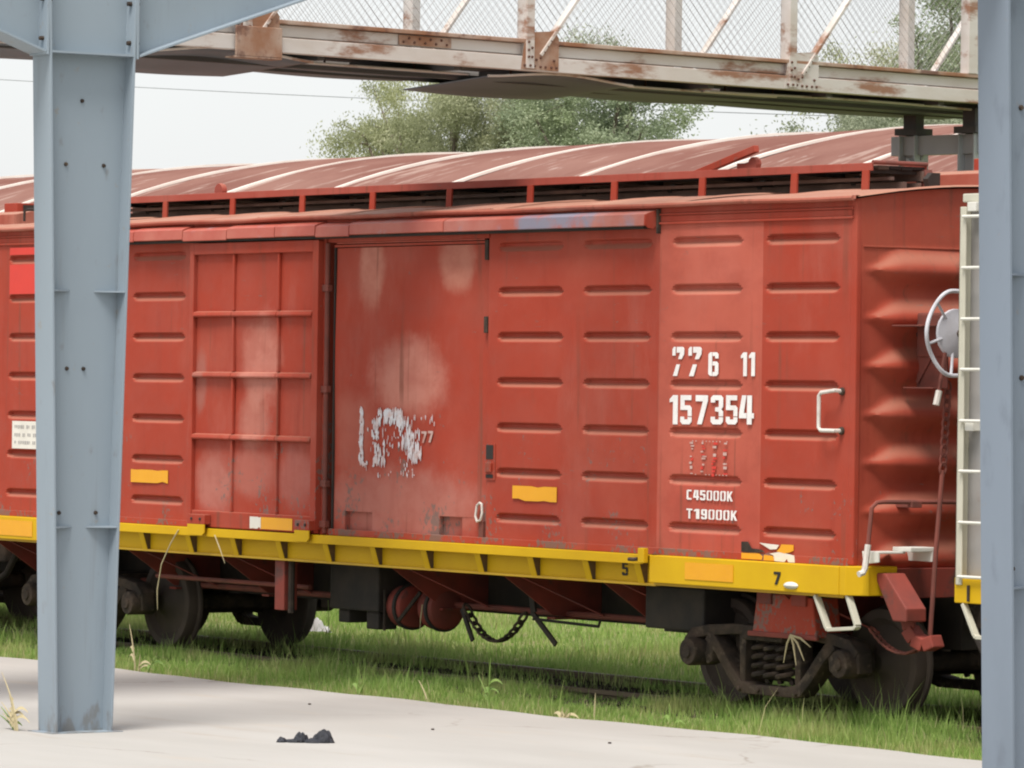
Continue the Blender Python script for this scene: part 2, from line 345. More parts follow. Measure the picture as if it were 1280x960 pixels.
def thing(name, label, cat, loc, group=None, rotz=0.0, local=False):
    e = bpy.data.objects.new(name, None); COL.objects.link(e); e.location = loc; e.rotation_euler.z = rotz
    e.empty_display_size = .2
    ROOT[e.name] = (0, 0, 0) if local else loc
    return tag(e, label, cat, group)
def copy_tree(o, parent=None):
    c = o.copy(); COL.objects.link(c); c.parent = parent
    for ch in list(o.children): copy_tree(ch, c)
    return c
def sm(a, b, x):
    t = min(1, max(0, (x - a) / (b - a))); return t * t * (3 - 2 * t)
def fast_mesh(name, verts, faces_n, idx, mat, tint=None, parent=None):
    me = bpy.data.meshes.new(name); nv = len(verts); nf = len(idx) // faces_n
    me.vertices.add(nv); me.vertices.foreach_set('co', np.asarray(verts, np.float32).ravel())
    me.loops.add(nf * faces_n); me.loops.foreach_set('vertex_index', np.asarray(idx, np.int32))
    me.polygons.add(nf); me.polygons.foreach_set('loop_start', np.arange(0, nf * faces_n, faces_n, dtype=np.int32))
    if tint is not None:
        at = me.attributes.new('tint', 'FLOAT', 'POINT'); at.data.foreach_set('value', np.asarray(tint, np.float32))
    me.update(calc_edges=True); me.materials.append(M[mat] if isinstance(mat, str) else mat)
    ob = bpy.data.objects.new(name, me); COL.objects.link(ob)
    if parent is not None: ob.parent = parent
    return ob

# ------------------------------------------------------------------ setting: ground, concrete, track
G0 = -.10          # soil level; rail top is z = 0
def hn(x, y): return .03 * math.sin(x * .7 + 1.3 * y) + .025 * math.sin(2.1 * x - .8 * y + 1) + .02 * math.sin(.35 * x + .5 * y)
b = MB()
xs = [-600, -300, -160, -100, -70] + [-50 + 1.0 * i for i in range(75)] + [40, 80, 200, 500]
ys = [-400, -150, -60, -20, -8, -4] + [-2.4 + .6 * i for i in range(60)] + [45, 60, 90, 150, 300, 700]
def gz(x, y):
    if y < -1.2: return G0 - .06
    return G0 + hn(x, y) * sm(1.5, 6, y) * .8 + .012 * sm(3, 10, y) * min(y - 3, 12) * .3
b.grid([[(x, y, gz(x, y)) for y in ys] for x in xs])
g = b.build('ground', 'soil', smooth=True); tag(g, None, kind='structure')
# concrete apron: ragged edge towards the track
edge = []
for i in range(200):
    x = -42 + i * .35
    y = -1.27 + .10 * math.sin(x * .31) + .05 * math.sin(x * 1.3 + 1) + .03 * math.sin(x * 4.1) + random.uniform(-.015, .015)
    if x < -6: y -= .028 * min(-6 - x, 9)
    edge.append((x, y))
b = MB(); top = -.03
pts = edge
vs = [(x, y, top) for x, y in pts] + [(x, -90, top) for x, y in pts] + [(x, y + .012, top - .02) for x, y in pts] + [(x, y + .03, -.22) for x, y in pts]
n = len(pts)
b.add(vs, [(i, i + 1, n + i + 1, n + i) for i in range(n - 1)] + [(2 * n + i, 2 * n + i + 1, i + 1, i) for i in range(n - 1)] + [(3 * n + i, 3 * n + i + 1, 2 * n + i + 1, 2 * n + i) for i in range(n - 1)])
tag(b.build('pavement', 'concrete'), None, kind='structure')
# railway track: two rails on sleepers, mostly grown over
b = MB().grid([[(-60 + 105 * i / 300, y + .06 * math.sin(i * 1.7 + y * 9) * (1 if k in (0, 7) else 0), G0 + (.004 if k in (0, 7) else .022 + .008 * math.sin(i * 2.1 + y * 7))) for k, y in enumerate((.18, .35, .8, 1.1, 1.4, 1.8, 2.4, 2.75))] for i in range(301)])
tk = b.build('track_bed', 'bed_shade', smooth=True); tag(tk, None, kind='structure')  # strip coloured dark to paint the shadow band beneath the car
for y in (.665, 2.035):
    b = MB().prism([(y - .035, 0), (y + .035, 0), (y + .035, -.035), (y + .009, -.045), (y + .009, -.11), (y + .06, -.125), (y + .06, -.14), (y - .06, -.14), (y - .06, -.125), (y - .009, -.11), (y - .009, -.045), (y - .035, -.035)], 0, -60, 45)
    b.build('rail', 'rail', tk)
sl = None
for i in range(44):
    x = -26 + i * .68
    if sl is None:
        sl = MB().box(-.11, .11, .32, 2.38, -.26, -.142).build('sleeper', 'wood', tk, bev=.01); o = sl
    else:
        o = sl.copy(); COL.objects.link(o)
    o.location.x = x
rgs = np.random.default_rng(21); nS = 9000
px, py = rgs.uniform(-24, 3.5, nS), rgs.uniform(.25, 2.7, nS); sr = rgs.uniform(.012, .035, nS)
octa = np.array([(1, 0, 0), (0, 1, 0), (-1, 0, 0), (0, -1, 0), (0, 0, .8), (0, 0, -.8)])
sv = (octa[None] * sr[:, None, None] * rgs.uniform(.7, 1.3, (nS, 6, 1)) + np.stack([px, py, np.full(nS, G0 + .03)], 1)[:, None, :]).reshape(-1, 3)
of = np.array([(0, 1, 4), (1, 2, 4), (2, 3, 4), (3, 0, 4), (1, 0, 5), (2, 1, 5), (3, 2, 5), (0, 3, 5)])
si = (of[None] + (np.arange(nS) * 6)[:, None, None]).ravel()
gv = fast_mesh('ballast', sv, 3, si, 'bed_shade'); tag(gv, 'ballast stones darkened as painted shade between the rails under the boxcar', 'ballast', kind='stuff')

# ------------------------------------------------------------------ BOXCAR
CX, CY = -7.32, 1.35
car = thing('boxcar', 'long red boxcar with yellow side sill and white number 157354', 'boxcar', (CX, CY, 0))
W2 = 2.70
BEADZ = [3.726, 3.345, 2.964, 2.582, 2.200, 1.818, 1.436]
def bead_panel(x0, x1, beads, z0=1.216, z1=3.875, y=0.0, sgn=1, depth=.045):
    """pressed steel sheet with horizontal grooves; beads: list of (xa, xb)"""
    xs = {x0, x1}
    for xa, xb in beads:
        for t in (-.012, .0, .02, .05, .09): xs.add(xa + t); xs.add(xb - t)
    nx = 10
    for i in range(nx + 1): xs.add(x0 + (x1 - x0) * i / nx)
    xs = sorted(x for x in xs if x0 <= x <= x1)
    zs = {z0, z1}
    for zc in BEADZ:
        for t in (-.05, -.045, -.036, -.024, -.012, .0, .012, .02, .026, .032, .038, .042, .047, .052): zs.add(zc + t)
    for i in range(15): zs.add(z0 + (z1 - z0) * i / 14)
    zs = sorted(zs)
    ph = x0 * 3.1
    def d(x, z):
        v = 0
        for xa, xb in beads:
            e = min(x - xa, xb - x)
            if e > -.02:
                for zc in BEADZ:
                    q = (z - zc) / .046
                    if abs(q) < 1:
                        # tapered rounded ends, steep upper lip, longer lower slope
                        half = sm(-.012, .09, e)
                        h = max(0, 1 - abs(q) / max(half, .02)) if half < 1 else 1
                        prof = sm(1.0, .5, q) * (sm(-1.0, .35, q) ** .8)
                        v += depth * prof * sm(-.012, .06, e) * (1 if h > 0 else 0)
        return v
    def wob(x, z): return .006 * math.sin(2.4 * x + ph) * math.sin(1.7 * z + ph) + .003 * math.sin(5.2 * x + 2 * z + ph)
    def edgefix(x, z): return sm(0, .12, min(x - x0, x1 - x)) * sm(0, .12, min(z - z0, z1 - z))
    return MB().grid([[(x, y + sgn * (d(x, z) + wob(x, z) * edgefix(x, z)), z) for z in zs] for x in xs])
PITCH = 1.225
right = [(-4.905, -3.690, [(-4.775, -3.82)]), (-3.690, -2.487, [(-3.545, -2.596)]), (-2.487, -1.131, [(-2.336, -1.378)]), (-1.131, -.03, [(-1.101, -.17)])]
left = [(-14.61, -13.38, [(-14.48, -13.52)]), (-13.38, -12.16, [(-13.235, -12.27)]), (-12.16, -10.95, [(-12.03, -11.06)]), (-10.95, -9.60, [(-10.825, -9.862)])]
for k, (x0, x1, bd) in enumerate(right + left):
    mt = 'repaint' if k == 2 else ('red' if k != 3 else 'red')
    o = bead_panel(x0, x1, bd).build('side_panel', mt, car, smooth=True)
    if k == 2: tag(o, 'paler repainted side panel carrying the white numbers')
# far side of the car, same sheets
for (x0, x1, bd) in right + left:
    bead_panel(x0, x1, bd, y=W2, sgn=-1).build('side_panel', 'red', car, smooth=True)
MB().box(-9.6, -4.905, W2 - .05, W2, 1.216, 3.875).build('door_leaf', 'red', car)
# skirt below the sheets, upper rail, mouldings, eave
MB().box(-14.6, -.02, -.006, .03, 1.205, 1.262).build('bottom_rail', 'red_lo', car, bev=.004)
b = MB()
for (z0, z1, y) in ((3.872, 3.892, -.022), (3.892, 3.945, -.004), (3.945, 3.962, -.018), (3.962, 4.03, -.002)):
    b.box(-14.63, -.0, y, .05, z0 + .001, z1 - .001)
b.build('upper_rail', 'red', car, bev=.004)
MB().box(-14.63, 0, W2 - .05, W2 + .004, 3.872, 4.03).build('upper_rail', 'red', car)
# roof: arched sheets with standing laps
def rz(y): return 4.036 + .118 * (1 - ((y - CY) / CY) ** 2)
nseg = 12; L0, L1 = -14.68, .05
for i in range(nseg):
    xa = L0 + (L1 - L0) * i / nseg; xb = L0 + (L1 - L0) * (i + 1) / nseg + .03
    lift = .006 * (i % 2)
    xsr = [xa + (xb - xa) * t / 6 for t in range(7)]
    yy = [-.055, -.052, -.02, .0, .1, .3, .6, .95, 1.35, 1.75, 2.1, 2.4, 2.6, 2.7, 2.72, 2.755]
    P = []
    for x in xsr:
        row = []
        for y in yy:
            z = rz(min(max(y, 0), W2)) + lift + .006 * math.sin(x * 2.3 + i) * math.sin(y * 3)
            if y < 0: z = 4.040 + lift - (.028 if y < -.053 else 0) + .006 * math.sin(x * 3.1 + .6 * i)
            if y > W2: z = 4.036 + lift - (.028 if y > 2.75 else 0)
            row.append((x, y, z))
        P.append(row)
    MB().grid(P).build('roof_sheet', 'roof', car, smooth=True)
    MB().grid([[(xb - .045, y, rz(min(max(y, 0), W2)) + .002), (xb - .02, y, rz(min(max(y, 0), W2)) + .016), (xb + .005, y, rz(min(max(y, 0), W2)) + .002)] for y in [-.03 + 2.76 * t / 14 for t in range(15)]]).build('roof_lap', 'roof', car, smooth=True)
b = MB().tube([(L0 + (L1 - L0) * t / 40, -.05 + .004 * math.sin(t * 1.7), 4.030 + .005 * math.sin(t * 1.1)) for t in range(41)], .021, 8)
b.build('eave_roll', 'roof', car, smooth=True)
# end walls: deep pressed horizontal ribs tapering out towards the corners
def end_wall(xp, sgn):
    zs = [.99 + (4.03 - .99) * i / 150 for i in range(151)]
    ysl = [0, .03, .07, .11, .15, .19, .23, .28, .33, .40, .5, .7, .95, 1.2, 1.35]
    ysl = ysl + [W2 - y for y in reversed(ysl[:-1])]
    def h(y, z):
        e = min(y, W2 - y); v = .0
        for k in range(7):
            zc = 1.30 + .372 * k - .02
            q = (z - zc + .03) / (.20 if z > zc - .03 else .165)
            if abs(q) < 1:
                wd = sm(.06, .42, e)
                qq = abs(q) / max(.25, wd) if wd > 0 else 2
                if qq < 1: v += .09 * (math.cos(qq * math.pi) * .5 + .5) * sm(.05, .36, e)
        return v
    def topcut(y, z):
        return min(z, rz(y) - .012) if z > 3.9 else z
    P = [[(xp + sgn * (h(y, z) + .004 * math.sin(3 * y + 2 * z)), y, (rz(y) - .012) if j == len(zs) - 1 else z) for j, z in enumerate(zs)] for y in ysl]
    return MB().grid(P)
end_wall(.035, 1).build('end_wall', 'end', car, smooth=True)
end_wall(-14.675, -1).build('end_wall', 'end', car, smooth=True)
for x in (.0, -14.64):
    s0 = 1 if x == 0 else -1
    for y0, y1 in ((-.004, .05), (W2 - .05, W2 + .004)):
        MB().box(min(x - s0 * .035, x + s0 * .04), max(x - s0 * .035, x + s0 * .04), y0, y1, 1.21, 4.028).build('corner_post', 'red', car, bev=.012)
# roof flashing plate on the end and seam under it
MB().box(.036, .048, .06, W2 - .06, 3.655, 3.668).build('end_seam', 'end', car, bev=.003)

# --- doorway: recessed plain door on the right, ribbed sliding door on the left
MB().box(-7.60, -4.88, .16, .18, 1.2, 3.9).build('inner_lining', 'dark', car)
MB().box(-7.60, -7.531, -.02, .15, 1.205, 3.87).build('door_jamb', 'red_lo', car, bev=.004)
MB().box(-4.93, -4.88, .012, .16, 1.2, 3.87).build('door_jamb', 'red', car, bev=.004)
MB().box(-7.53, -7.42, -.03, .16, 1.205, 3.87).build('door_jamb', 'red_lo', car, bev=.008)
MB().box(-7.60, -4.90, -.012, .16, 3.805, 3.871).build('door_header', 'red', car, bev=.004)
b = MB().box(-7.42, -4.92, .03, .05, 1.24, 3.775)
b2 = MB()
xsd = [-7.345 + 2.395 * i / 24 for i in range(25)]; zsd = [1.425 + 2.33 * i / 24 for i in range(25)]
b2.grid([[(x, .028 + .008 * math.sin(1.9 * x + .8 * z) * math.sin(1.5 * z + .7) + .003 * math.sin(6 * x + 4 * z), z) for z in zsd] for x in xsd])
# lower band with two lift pockets cut out
for xa, xb in ((-7.345, -7.15), (-6.70, -5.66), (-5.30, -4.95)):
    b2.grid([[(xa + (xb - xa) * i / 6, .028, 1.25 + .175 * j / 2) for j in range(3)] for i in range(7)])
dl = b2.build('door_leaf', 'door', car, smooth=True, fixn=False)
tag(dl, 'plain recessed door with faded paint and worn white marks')
for xa, xb in ((-7.15, -6.70), (-5.66, -5.30)):
    q = MB().box(xa, xb, .075, .085, 1.25, 1.425).box(xa, xb, .03, .085, 1.4255, 1.432).box(xa - .001, xa + .006, .029, .085, 1.25, 1.425).box(xb - .006, xb + .001, .029, .085, 1.25, 1.425)
    q.build('lift_pocket', 'door', dl)
b = MB().box(-7.345, -7.325, .012, .05, 1.25, 3.76); b.build('door_edge', 'dark', dl)
MB().box(-7.345, -4.95, .012, .028, 3.762, 3.785).build('door_edge', 'red', dl, bev=.003)
MB().box(-7.345, -4.95, .018, .05, 1.228, 1.247).build('door_edge', 'rustrod', dl, bev=.003)
for z0, z1 in ((3.62, 3.79), (3.00, 3.14)):
    MB().box(-4.985, -4.935, .002, .03, z0, z1).build('hinge', 'truck', dl, bev=.005)
b = MB().tube([(-7.40, -.02, 1.22), (-7.40, -.02, 3.80)], .024, 10); lr = b.build('lock_rod', 'rustrod', car, smooth=True)
for z in (1.30, 1.66, 2.5, 3.4):
    MB().box(-7.45, -7.352, -.05, .0, z - .03, z + .03).build('rod_keeper', 'rustrod', lr, bev=.005)
# latch pocket at the right jamb, hanging hasp
lp = MB().box(-4.925, -4.775, -.0085, .0, 1.752, 2.06).build('latch_plate', 'red_lo', car)
for za, zb_ in ((1.93, 2.05), (1.77, 1.80)): MB().box(-4.905, -4.80, -.0125, -.009, za, zb_).build('latch_slot', 'dark', lp)
MB().box(-4.895, -4.81, -.028, -.0125, 1.82, 1.90).build('latch_bolt', 'red_lo', lp, bev=.004)
hp = MB().tube([(-5.04, -.005, 1.53), (-5.05, -.012, 1.44), (-5.02, -.015, 1.395), (-4.97, -.015, 1.41), (-4.95, -.012, 1.47), (-4.965, -.006, 1.545), (-5.0, -.003, 1.555), (-5.04, -.005, 1.53)], .011, 7).build('hasp', 'grabsteel', car, smooth=True)
MB().box(-5.02, -4.955, .0, .03, 1.24, 1.40).build('hasp_plate', 'rustrod', hp, bev=.004)
# header gap slots seen as dark breaks with a pale strip
MB().box(-7.30, -4.99, .006, .03, 3.792, 3.803).build('header_strip', 'repaint', car, bev=.002)

# ribbed sliding door
YD = -.075
sd_ = MB().grid([[(-9.70 + 2.06 * i / 20, YD + .03 + .006 * math.sin(2.3 * i * .3) * math.sin(j * .5), 1.22 + 2.56 * j / 20) for j in range(21)] for i in range(21)]).build('sliding_door', 'ribdoor', car, smooth=True, fixn=False)
tag(sd_, 'ribbed sliding door with panels framed by steel ribs')
MB().box(-9.76, -7.565, YD + .046, -.012, 1.205, 3.80).build('door_back', 'red_lo', sd_)
for (x0, x1, z0, z1, nm) in ((-9.76, -9.69, 1.215, 3.83, 'door_frame'), (-7.655, -7.565, 1.215, 3.83, 'door_frame'), (-9.69, -7.655, 3.725, 3.83, 'door_frame')):
    MB().box(x0, x1, YD - .012, YD + .034, z0, z1).build(nm, 'red', sd_, bev=.008)
MB().box(-9.69, -7.655, YD - .004, YD + .034, 1.215, 1.365).build('door_frame', 'red', sd_, bev=.01)
MB().box(-7.564, -7.552, YD - .016, -.012, 1.25, 3.82).build('door_edge', 'red_lo', sd_)
vx = [-9.69, -9.015, -8.247, -7.655]
for x in vx[1:3]:
    for z0, z1 in ((1.366, 2.018), (2.078, 2.588), (2.648, 3.145), (3.205, 3.724)):
        MB().box(x - .016, x + .016, YD + .0, YD + .032, z0, z1).build('door_rib', 'ribdoor', sd_, bev=.008)
for z in (3.175, 2.618, 2.048):
    for i in range(3):
        xa, xb = vx[i] + .004, vx[i + 1] - .004
        MB().prism([(YD + .034, z - .03), (YD - .018, z - .022), (YD - .022, z - .008), (YD - .012, z + .02), (YD + .034, z + .03)], 0, xa, xb).build('door_rib', 'ribdoor', sd_, bev=.004)
for (x0, x1) in ((-9.64, -9.34), (-7.80, -7.56)):
    rb = MB().prism([(x0, 1.24), (x1, 1.24), (x1, 1.165), (x1 - .04, 1.138), (x0 + .04, 1.138), (x0, 1.165)], 1, -.152, -.140).build('roller_bracket', 'yellow', sd_, bev=.003)
    MB().box(x0, x1, -.150, YD - .01, 1.242, 1.33).build('bracket_plate', 'red_lo', rb, bev=.004)
    for t in (.25, .75): MB().lathe([(0, -.012), (.013, -.010), (.014, 0)], (x0 + (x1 - x0) * t, -.150, 1.29), 1, 8).build('bolt', 'dark', rb)

sd_.location.x += .105

# --- hood over the door track, in worn segments
joints = [-11.60, -10.60, -9.712, -8.937, -8.115, -7.44, -6.888, -5.41, -2.52]
for i in range(len(joints) - 1):
    xa, xb = joints[i] + .006, joints[i + 1] - .006
    pr = [(-.0, 3.995), (-.10, 3.968), (-.135, 3.952), (-.14, 3.862), (-.128, 3.856), (-.120, 3.935), (-.0, 3.962)]
    dz = .008 * math.sin(i * 2.2)
    MB().prism([(y, z + dz) for y, z in pr], 0, xa, xb).build('track_hood', 'gutter_bare' if i == len(joints) - 2 else ('gutter' if i != 6 else 'gutter'), car, bev=.003)
MB().prism([(-.0, 3.998), (-.10, 3.970), (-.142, 3.952), (-.146, 3.872), (-.105, 3.842), (-.06, 3.838), (-.0, 3.885)], 0, -2.519, -2.505).build('hood_end_cap', 'red', car, bev=.003)
MB().box(-11.6, -2.6, -.085, -.008, 3.84, 3.862).build('door_track', 'dark', car)
MB().box(-2.500, -2.478, -.035, -.0, 3.80, 4.0).build('hood_clip', 'truck', car, bev=.004)

# --- side sill
sill = MB().box(-12.0, -2.44, .0, .03, .955, 1.2).build('side_sill', 'yellow', car)
MB().box(-12.0, -2.535, -.100, -.002, 1.188, 1.203).box(-12.0, -2.535, -.108, -.092, 1.128, 1.205).build('ledge', 'yellow', sill, bev=.004)
MB().box(-12.0, -2.44, -.035, -.001, .952, .972).build('sill_flange', 'yellow_dull', sill, bev=.003)
gx = [-12.0 + .06, -11.32, -10.533, -9.693, -8.906, -8.127, -7.343, -6.582, -5.781, -4.968, -4.192, -3.405, -2.686]
gx = [x + .085 for x in gx]
gob = None
for x in gx:
    if gob is None:
        gob = MB().prism([(-.001, 1.186), (-.088, 1.186), (-.088, 1.15), (-.028, .975), (-.001, .975)], 0, -.005 + x, .005 + x).build('gusset', 'gusset', sill); gx0 = x
        lip = MB().prism([(-.0885, 1.186), (-.0915, 1.186), (-.0915, 1.146), (-.036, .968), (-.030, .968), (-.0885, 1.148)], 0, x - .075, x + .006).build('gusset_lip', 'yellow', sill)
    else:
        for src in (gob, lip):
            o = src.copy(); COL.objects.link(o); o.location.x += x - gx0
for x0, x1 in ((-2.43, .0), (-14.64, -12.002)):
    MB().box(x0, x1, -.11, .03, .985, 1.204).build('sill_plate', 'yellow', car, bev=.006)
    MB().box(x0, x1, -.06, .02, .962, .984).build('sill_flange', 'yellow_dull', car)
MB().box(-2.53, -2.445, -.155, -.111, 1.14, 1.26).build('ledge_end_clip', 'yellow', car, bev=.005)
MB().tube([(-2.64, -.16, 1.165), (-2.58, -.165, 1.165), (-2.54, -.15, 1.17)], .016, 7).build('clip_pin', 'truck', car)
eb = MB().prism([(.001, -.105), (.075, -.105), (.205, .02), (.205, .30), (.001, .30)], 2, .985, 1.208).build('end_sill_block', 'yellow', car, bev=.006)
MB().box(.001, .16, .302, 2.4, .96, 1.19).build('end_sill', 'red_under', car, bev=.006)
MB().prism([(.001, 2.805), (.075, 2.805), (.205, 2.68), (.205, 2.40), (.001, 2.40)], 2, .985, 1.208).build('end_sill_block', 'yellow', car, bev=.006)
MB().box(-14.84, -14.641, 0, 2.7, .96, 1.2).build('end_sill', 'red_under', car, bev=.006)
MB().box(-14.64, 0, W2 - .03, W2 + .10, .96, 1.204).build('side_sill', 'yellow', car)
# amber reflectors, pale lamp lens and number plates on the sill
def sheet(name, mat, x0, x1, z0, z1, y, parent=car, cut=0.0, seed=0):
    rr = random.Random(seed); pl = []
    n_ = 7
    for i in range(n_ + 1): pl.append((x0 + (x1 - x0) * i / n_, z0 + (rr.uniform(0, cut) if rr.random() < .4 else 0)))
    for i in range(n_ + 1): pl.append((x1 - (x1 - x0) * i / n_, z1 - (rr.uniform(0, cut) * .5 if rr.random() < .2 else 0)))
    return MB().prism(pl, 1, y - .003, y).build(name, mat, parent)
sheet('reflector', 'orange', -4.507, -3.867, 1.59, 1.715, -.009, cut=.03, seed=3)
sheet('reflector', 'orange', -10.804, -10.126, 1.595, 1.717, -.009, cut=.03, seed=5)
sheet('reflector', 'orange', -8.47, -7.943, 1.228, 1.335, YD - .006, sd_)
sheet('reflector', 'plate', -8.66, -8.475, 1.228, 1.335, YD - .006, sd_, cut=.03, seed=2)
sheet('reflector', 'orange', -1.949, -1.318, 1.03, 1.165, -.112)
sheet('reflector', 'orange', -13.2, -12.5, 1.02, 1.17, -.112)
MB().lathe([(0, -.03), (.05, -.026), (.075, -.012), (.085, 0)], (0, 0, 0), 1, 16)
b = MB().lathe([(0, -.035), (.05, -.028), (.078, -.012), (.09, 0)], (0, 0, 0), 1, 18)
b.v = [(x - .585, y - .112, z * .32 + 1.035) for x, y, z in b.v]; b.build('side_lens', 'rung', car, smooth=True)
sheet('touch_up_patch', 'bright_red', -13.194, -12.30, 3.39, 3.68, -.010)
sheet('touch_up_patch', 'bright_red', -13.194, -12.30, 3.775, 3.846, -.010)
pl_ = sheet('data_plate', 'plate', -13.10, -12.30, 1.872, 2.142, -.012)
b = MB(); rr = random.Random(4)
for row, z in enumerate((2.085, 2.005, 1.93)):
    x = -13.05
    while x < -12.36:
        wd = rr.uniform(.012, .035); b.box(x, x + wd, -.0175, -.0155, z - .018 * rr.uniform(.4, 1), z + .018); x += wd + rr.choice((.012, .012, .05))
b.build('print', 'grey_ink', pl_)
# peeling amber and white sticker above the sill
for i, (mt, pg) in enumerate((('orange', [(-1.35, 1.215), (-1.35, 1.262), (-1.27, 1.262), (-1.2, 1.268), (-1.12, 1.262), (-1.08, 1.24), (-1.09, 1.215)]),
        ('orange', [(-1.065, 1.212), (-1.06, 1.255), (-.95, 1.25), (-.93, 1.212)]), ('plate', [(-.925, 1.212), (-.94, 1.256), (-.99, 1.268), (-.86, 1.285), (-.68, 1.262), (-.672, 1.208), (-.75, 1.208), (-.77, 1.235), (-.80, 1.208)]),
        ('orange', [(-.90, 1.288), (-.86, 1.315), (-.84, 1.345), (-.69, 1.345), (-.688, 1.30), (-.74, 1.284), (-.80, 1.275)]), ('plate', [(-1.12, 1.348), (-.99, 1.342), (-.87, 1.338), (-.90, 1.305), (-.98, 1.30)]),
        ('truck', [(-1.35, 1.27), (-1.35, 1.35), (-1.27, 1.352), (-1.22, 1.30), (-1.1, 1.296), (-1.05, 1.275), (-1.2, 1.266)]))):
    MB().prism(pg, 1, -.0095 - .0006 * i, -.0065).build('sticker_scrap', mt, car)

# --- stencil lettering
GL = {
 '1': [[(0, 1.5), (0, 1.72), (.40, 2), (.95, 2), (.95, 0), (.40, 0), (.40, 1.55)]],
 '5': [[(.0, 2), (.96, 2), (.96, 1.66), (.36, 1.66), (.36, 1.30), (.82, 1.30), (1, 1.12), (1, .56), (.66, .56), (.66, .98), (.0, .98)], [(0, .52), (.34, .52), (.34, .34), (.66, .34), (.66, .50), (1, .50), (1, .18), (.82, 0), (.18, 0), (0, .18)]],
 '7': [[(0, 2), (1, 2), (1, 1.62), (.52, 0), (.14, 0), (.60, 1.58), (0, 1.58)]],
 'S': [[(0, 1.40), (0, 1.85), (.12, 2), (.26, 2), (.26, 1.40)], [(.36, 2), (.9, 2), (1.02, 1.85), (1.0, 1.5), (.80, 1.16), (.50, 1.16), (.66, 1.6), (.36, 1.6)], [(.36, .80), (.66, .80), (.42, 0), (.06, 0)]],
 '3': [[(0, 1.5), (0, 1.82), (.18, 2), (.82, 2), (1, 1.82), (1, 1.22), (.86, 1.03), (1, .86), (1, .56), (.66, .56), (.66, .86), (.36, .9), (.36, 1.16), (.66, 1.2), (.66, 1.66), (.34, 1.66), (.34, 1.5)], [(0, .52), (.34, .52), (.34, .34), (.66, .34), (.66, .50), (1, .50), (1, .18), (.82, 0), (.18, 0), (0, .18)]],
 '4': [[(.58, 2), (.92, 2), (.92, 0), (.58, 0)], [(.20, 2), (.52, 2), (.34, .78), (.54, .78), (.54, .42), (0, .42), (0, .78)], [(.93, .78), (1.08, .78), (1.08, .42), (.93, .42)]],
 '6': [[(0, .18), (0, 1.82), (.18, 2), (.36, 2), (.36, 0), (.18, 0)], [(.42, 2), (.82, 2), (1, 1.82), (1, 1.48), (.68, 1.48), (.68, 1.68), (.42, 1.68)], [(.42, 1.22), (.82, 1.22), (1, 1.04), (1, .18), (.82, 0), (.42, 0), (.42, .34), (.66, .34), (.66, .88), (.42, .88)]],
 '0': [[(0, .18), (0, 1.82), (.18, 2), (.44, 2), (.44, 1.72), (.28, 1.72), (.28, .28), (.44, .28), (.44, 0), (.18, 0)], [(1, .18), (1, 1.82), (.82, 2), (.56, 2), (.56, 1.72), (.72, 1.72), (.72, .28), (.56, .28), (.56, 0), (.82, 0)]],
 'C': [[(0, .18), (0, 1.82), (.18, 2), (.9, 2), (.9, 1.68), (.3, 1.68), (.3, .34), (.9, .34), (.9, 0), (.18, 0)]],
 'T': [[(0, 2), (1, 2), (1, 1.68), (.64, 1.68), (.64, 0), (.36, 0), (.36, 1.68), (0, 1.68)]],
 'K': [[(0, 0), (0, 2), (.3, 2), (.3, 1.2), (.68, 2), (1, 2), (.6, 1.1), (1, 0), (.68, 0), (.42, .76), (.3, .6), (.3, 0)]],
}
GL['9'] = [[(1 - x, 2 - z) for x, z in p] for p in GL['6']]
def glyphs(name, mat, items, y=-.0072, parent=car, th=.0035, each=False):
    if each:
        for it in items: glyphs(name, mat, [it], y, parent, th)
        return
    b = MB()
    for ch, x0, x1, z0, z1 in items:
        for p in GL[ch]:
            b.prism([(x0 + (x1 - x0) * q[0], z0 + (z1 - z0) * q[1] / 2) for q in p], 1, y - th, y)
    return b.build(name, mat, parent)
glyphs('stencil_numeral', 'white', [('S', -2.289, -2.135, 2.651, 2.885), ('S', -2.076, -1.905, 2.651, 2.885), ('6', -1.811, -1.681, 2.654, 2.843), ('1', -1.388, -1.307, 2.655, 2.843), ('1', -1.285, -1.204, 2.656, 2.843)], each=True)
xs2 = [(-2.318, -2.205), (-2.174, -2.025), (-1.972, -1.812), (-1.772, -1.612), (-1.573, -1.425), (-1.402, -1.227)]
glyphs('stencil_numeral', 'white', [(ch, x0, x1, 2.262 + .0025 * i, 2.497 + .0013 * i) for i, (ch, (x0, x1)) in enumerate(zip('157354', xs2))], each=True)
def word(txt, x0, x1, z0, z1, mat='white', name='stencil_text', y=-.0072, parent=car, gap=.28):
    n_ = len(txt); wch = (x1 - x0) / (n_ + gap * (n_ - 1))
    return glyphs(name, mat, [(ch, x0 + i * wch * (1 + gap), x0 + i * wch * (1 + gap) + wch, z0, z1) for i, ch in enumerate(txt) if ch != ' '], y, parent)
word('C45000K', -2.075, -1.475, 1.662, 1.741); word('T19000K', -2.075, -1.415, 1.511, 1.590)
glyphs('sill_numeral', 'black_ink', [('5', -2.945, -2.865, 1.02, 1.125)], y=-.0015)
glyphs('sill_numeral', 'black_ink', [('7', -.80, -.715, 1.035, 1.135)], y=-.1115)
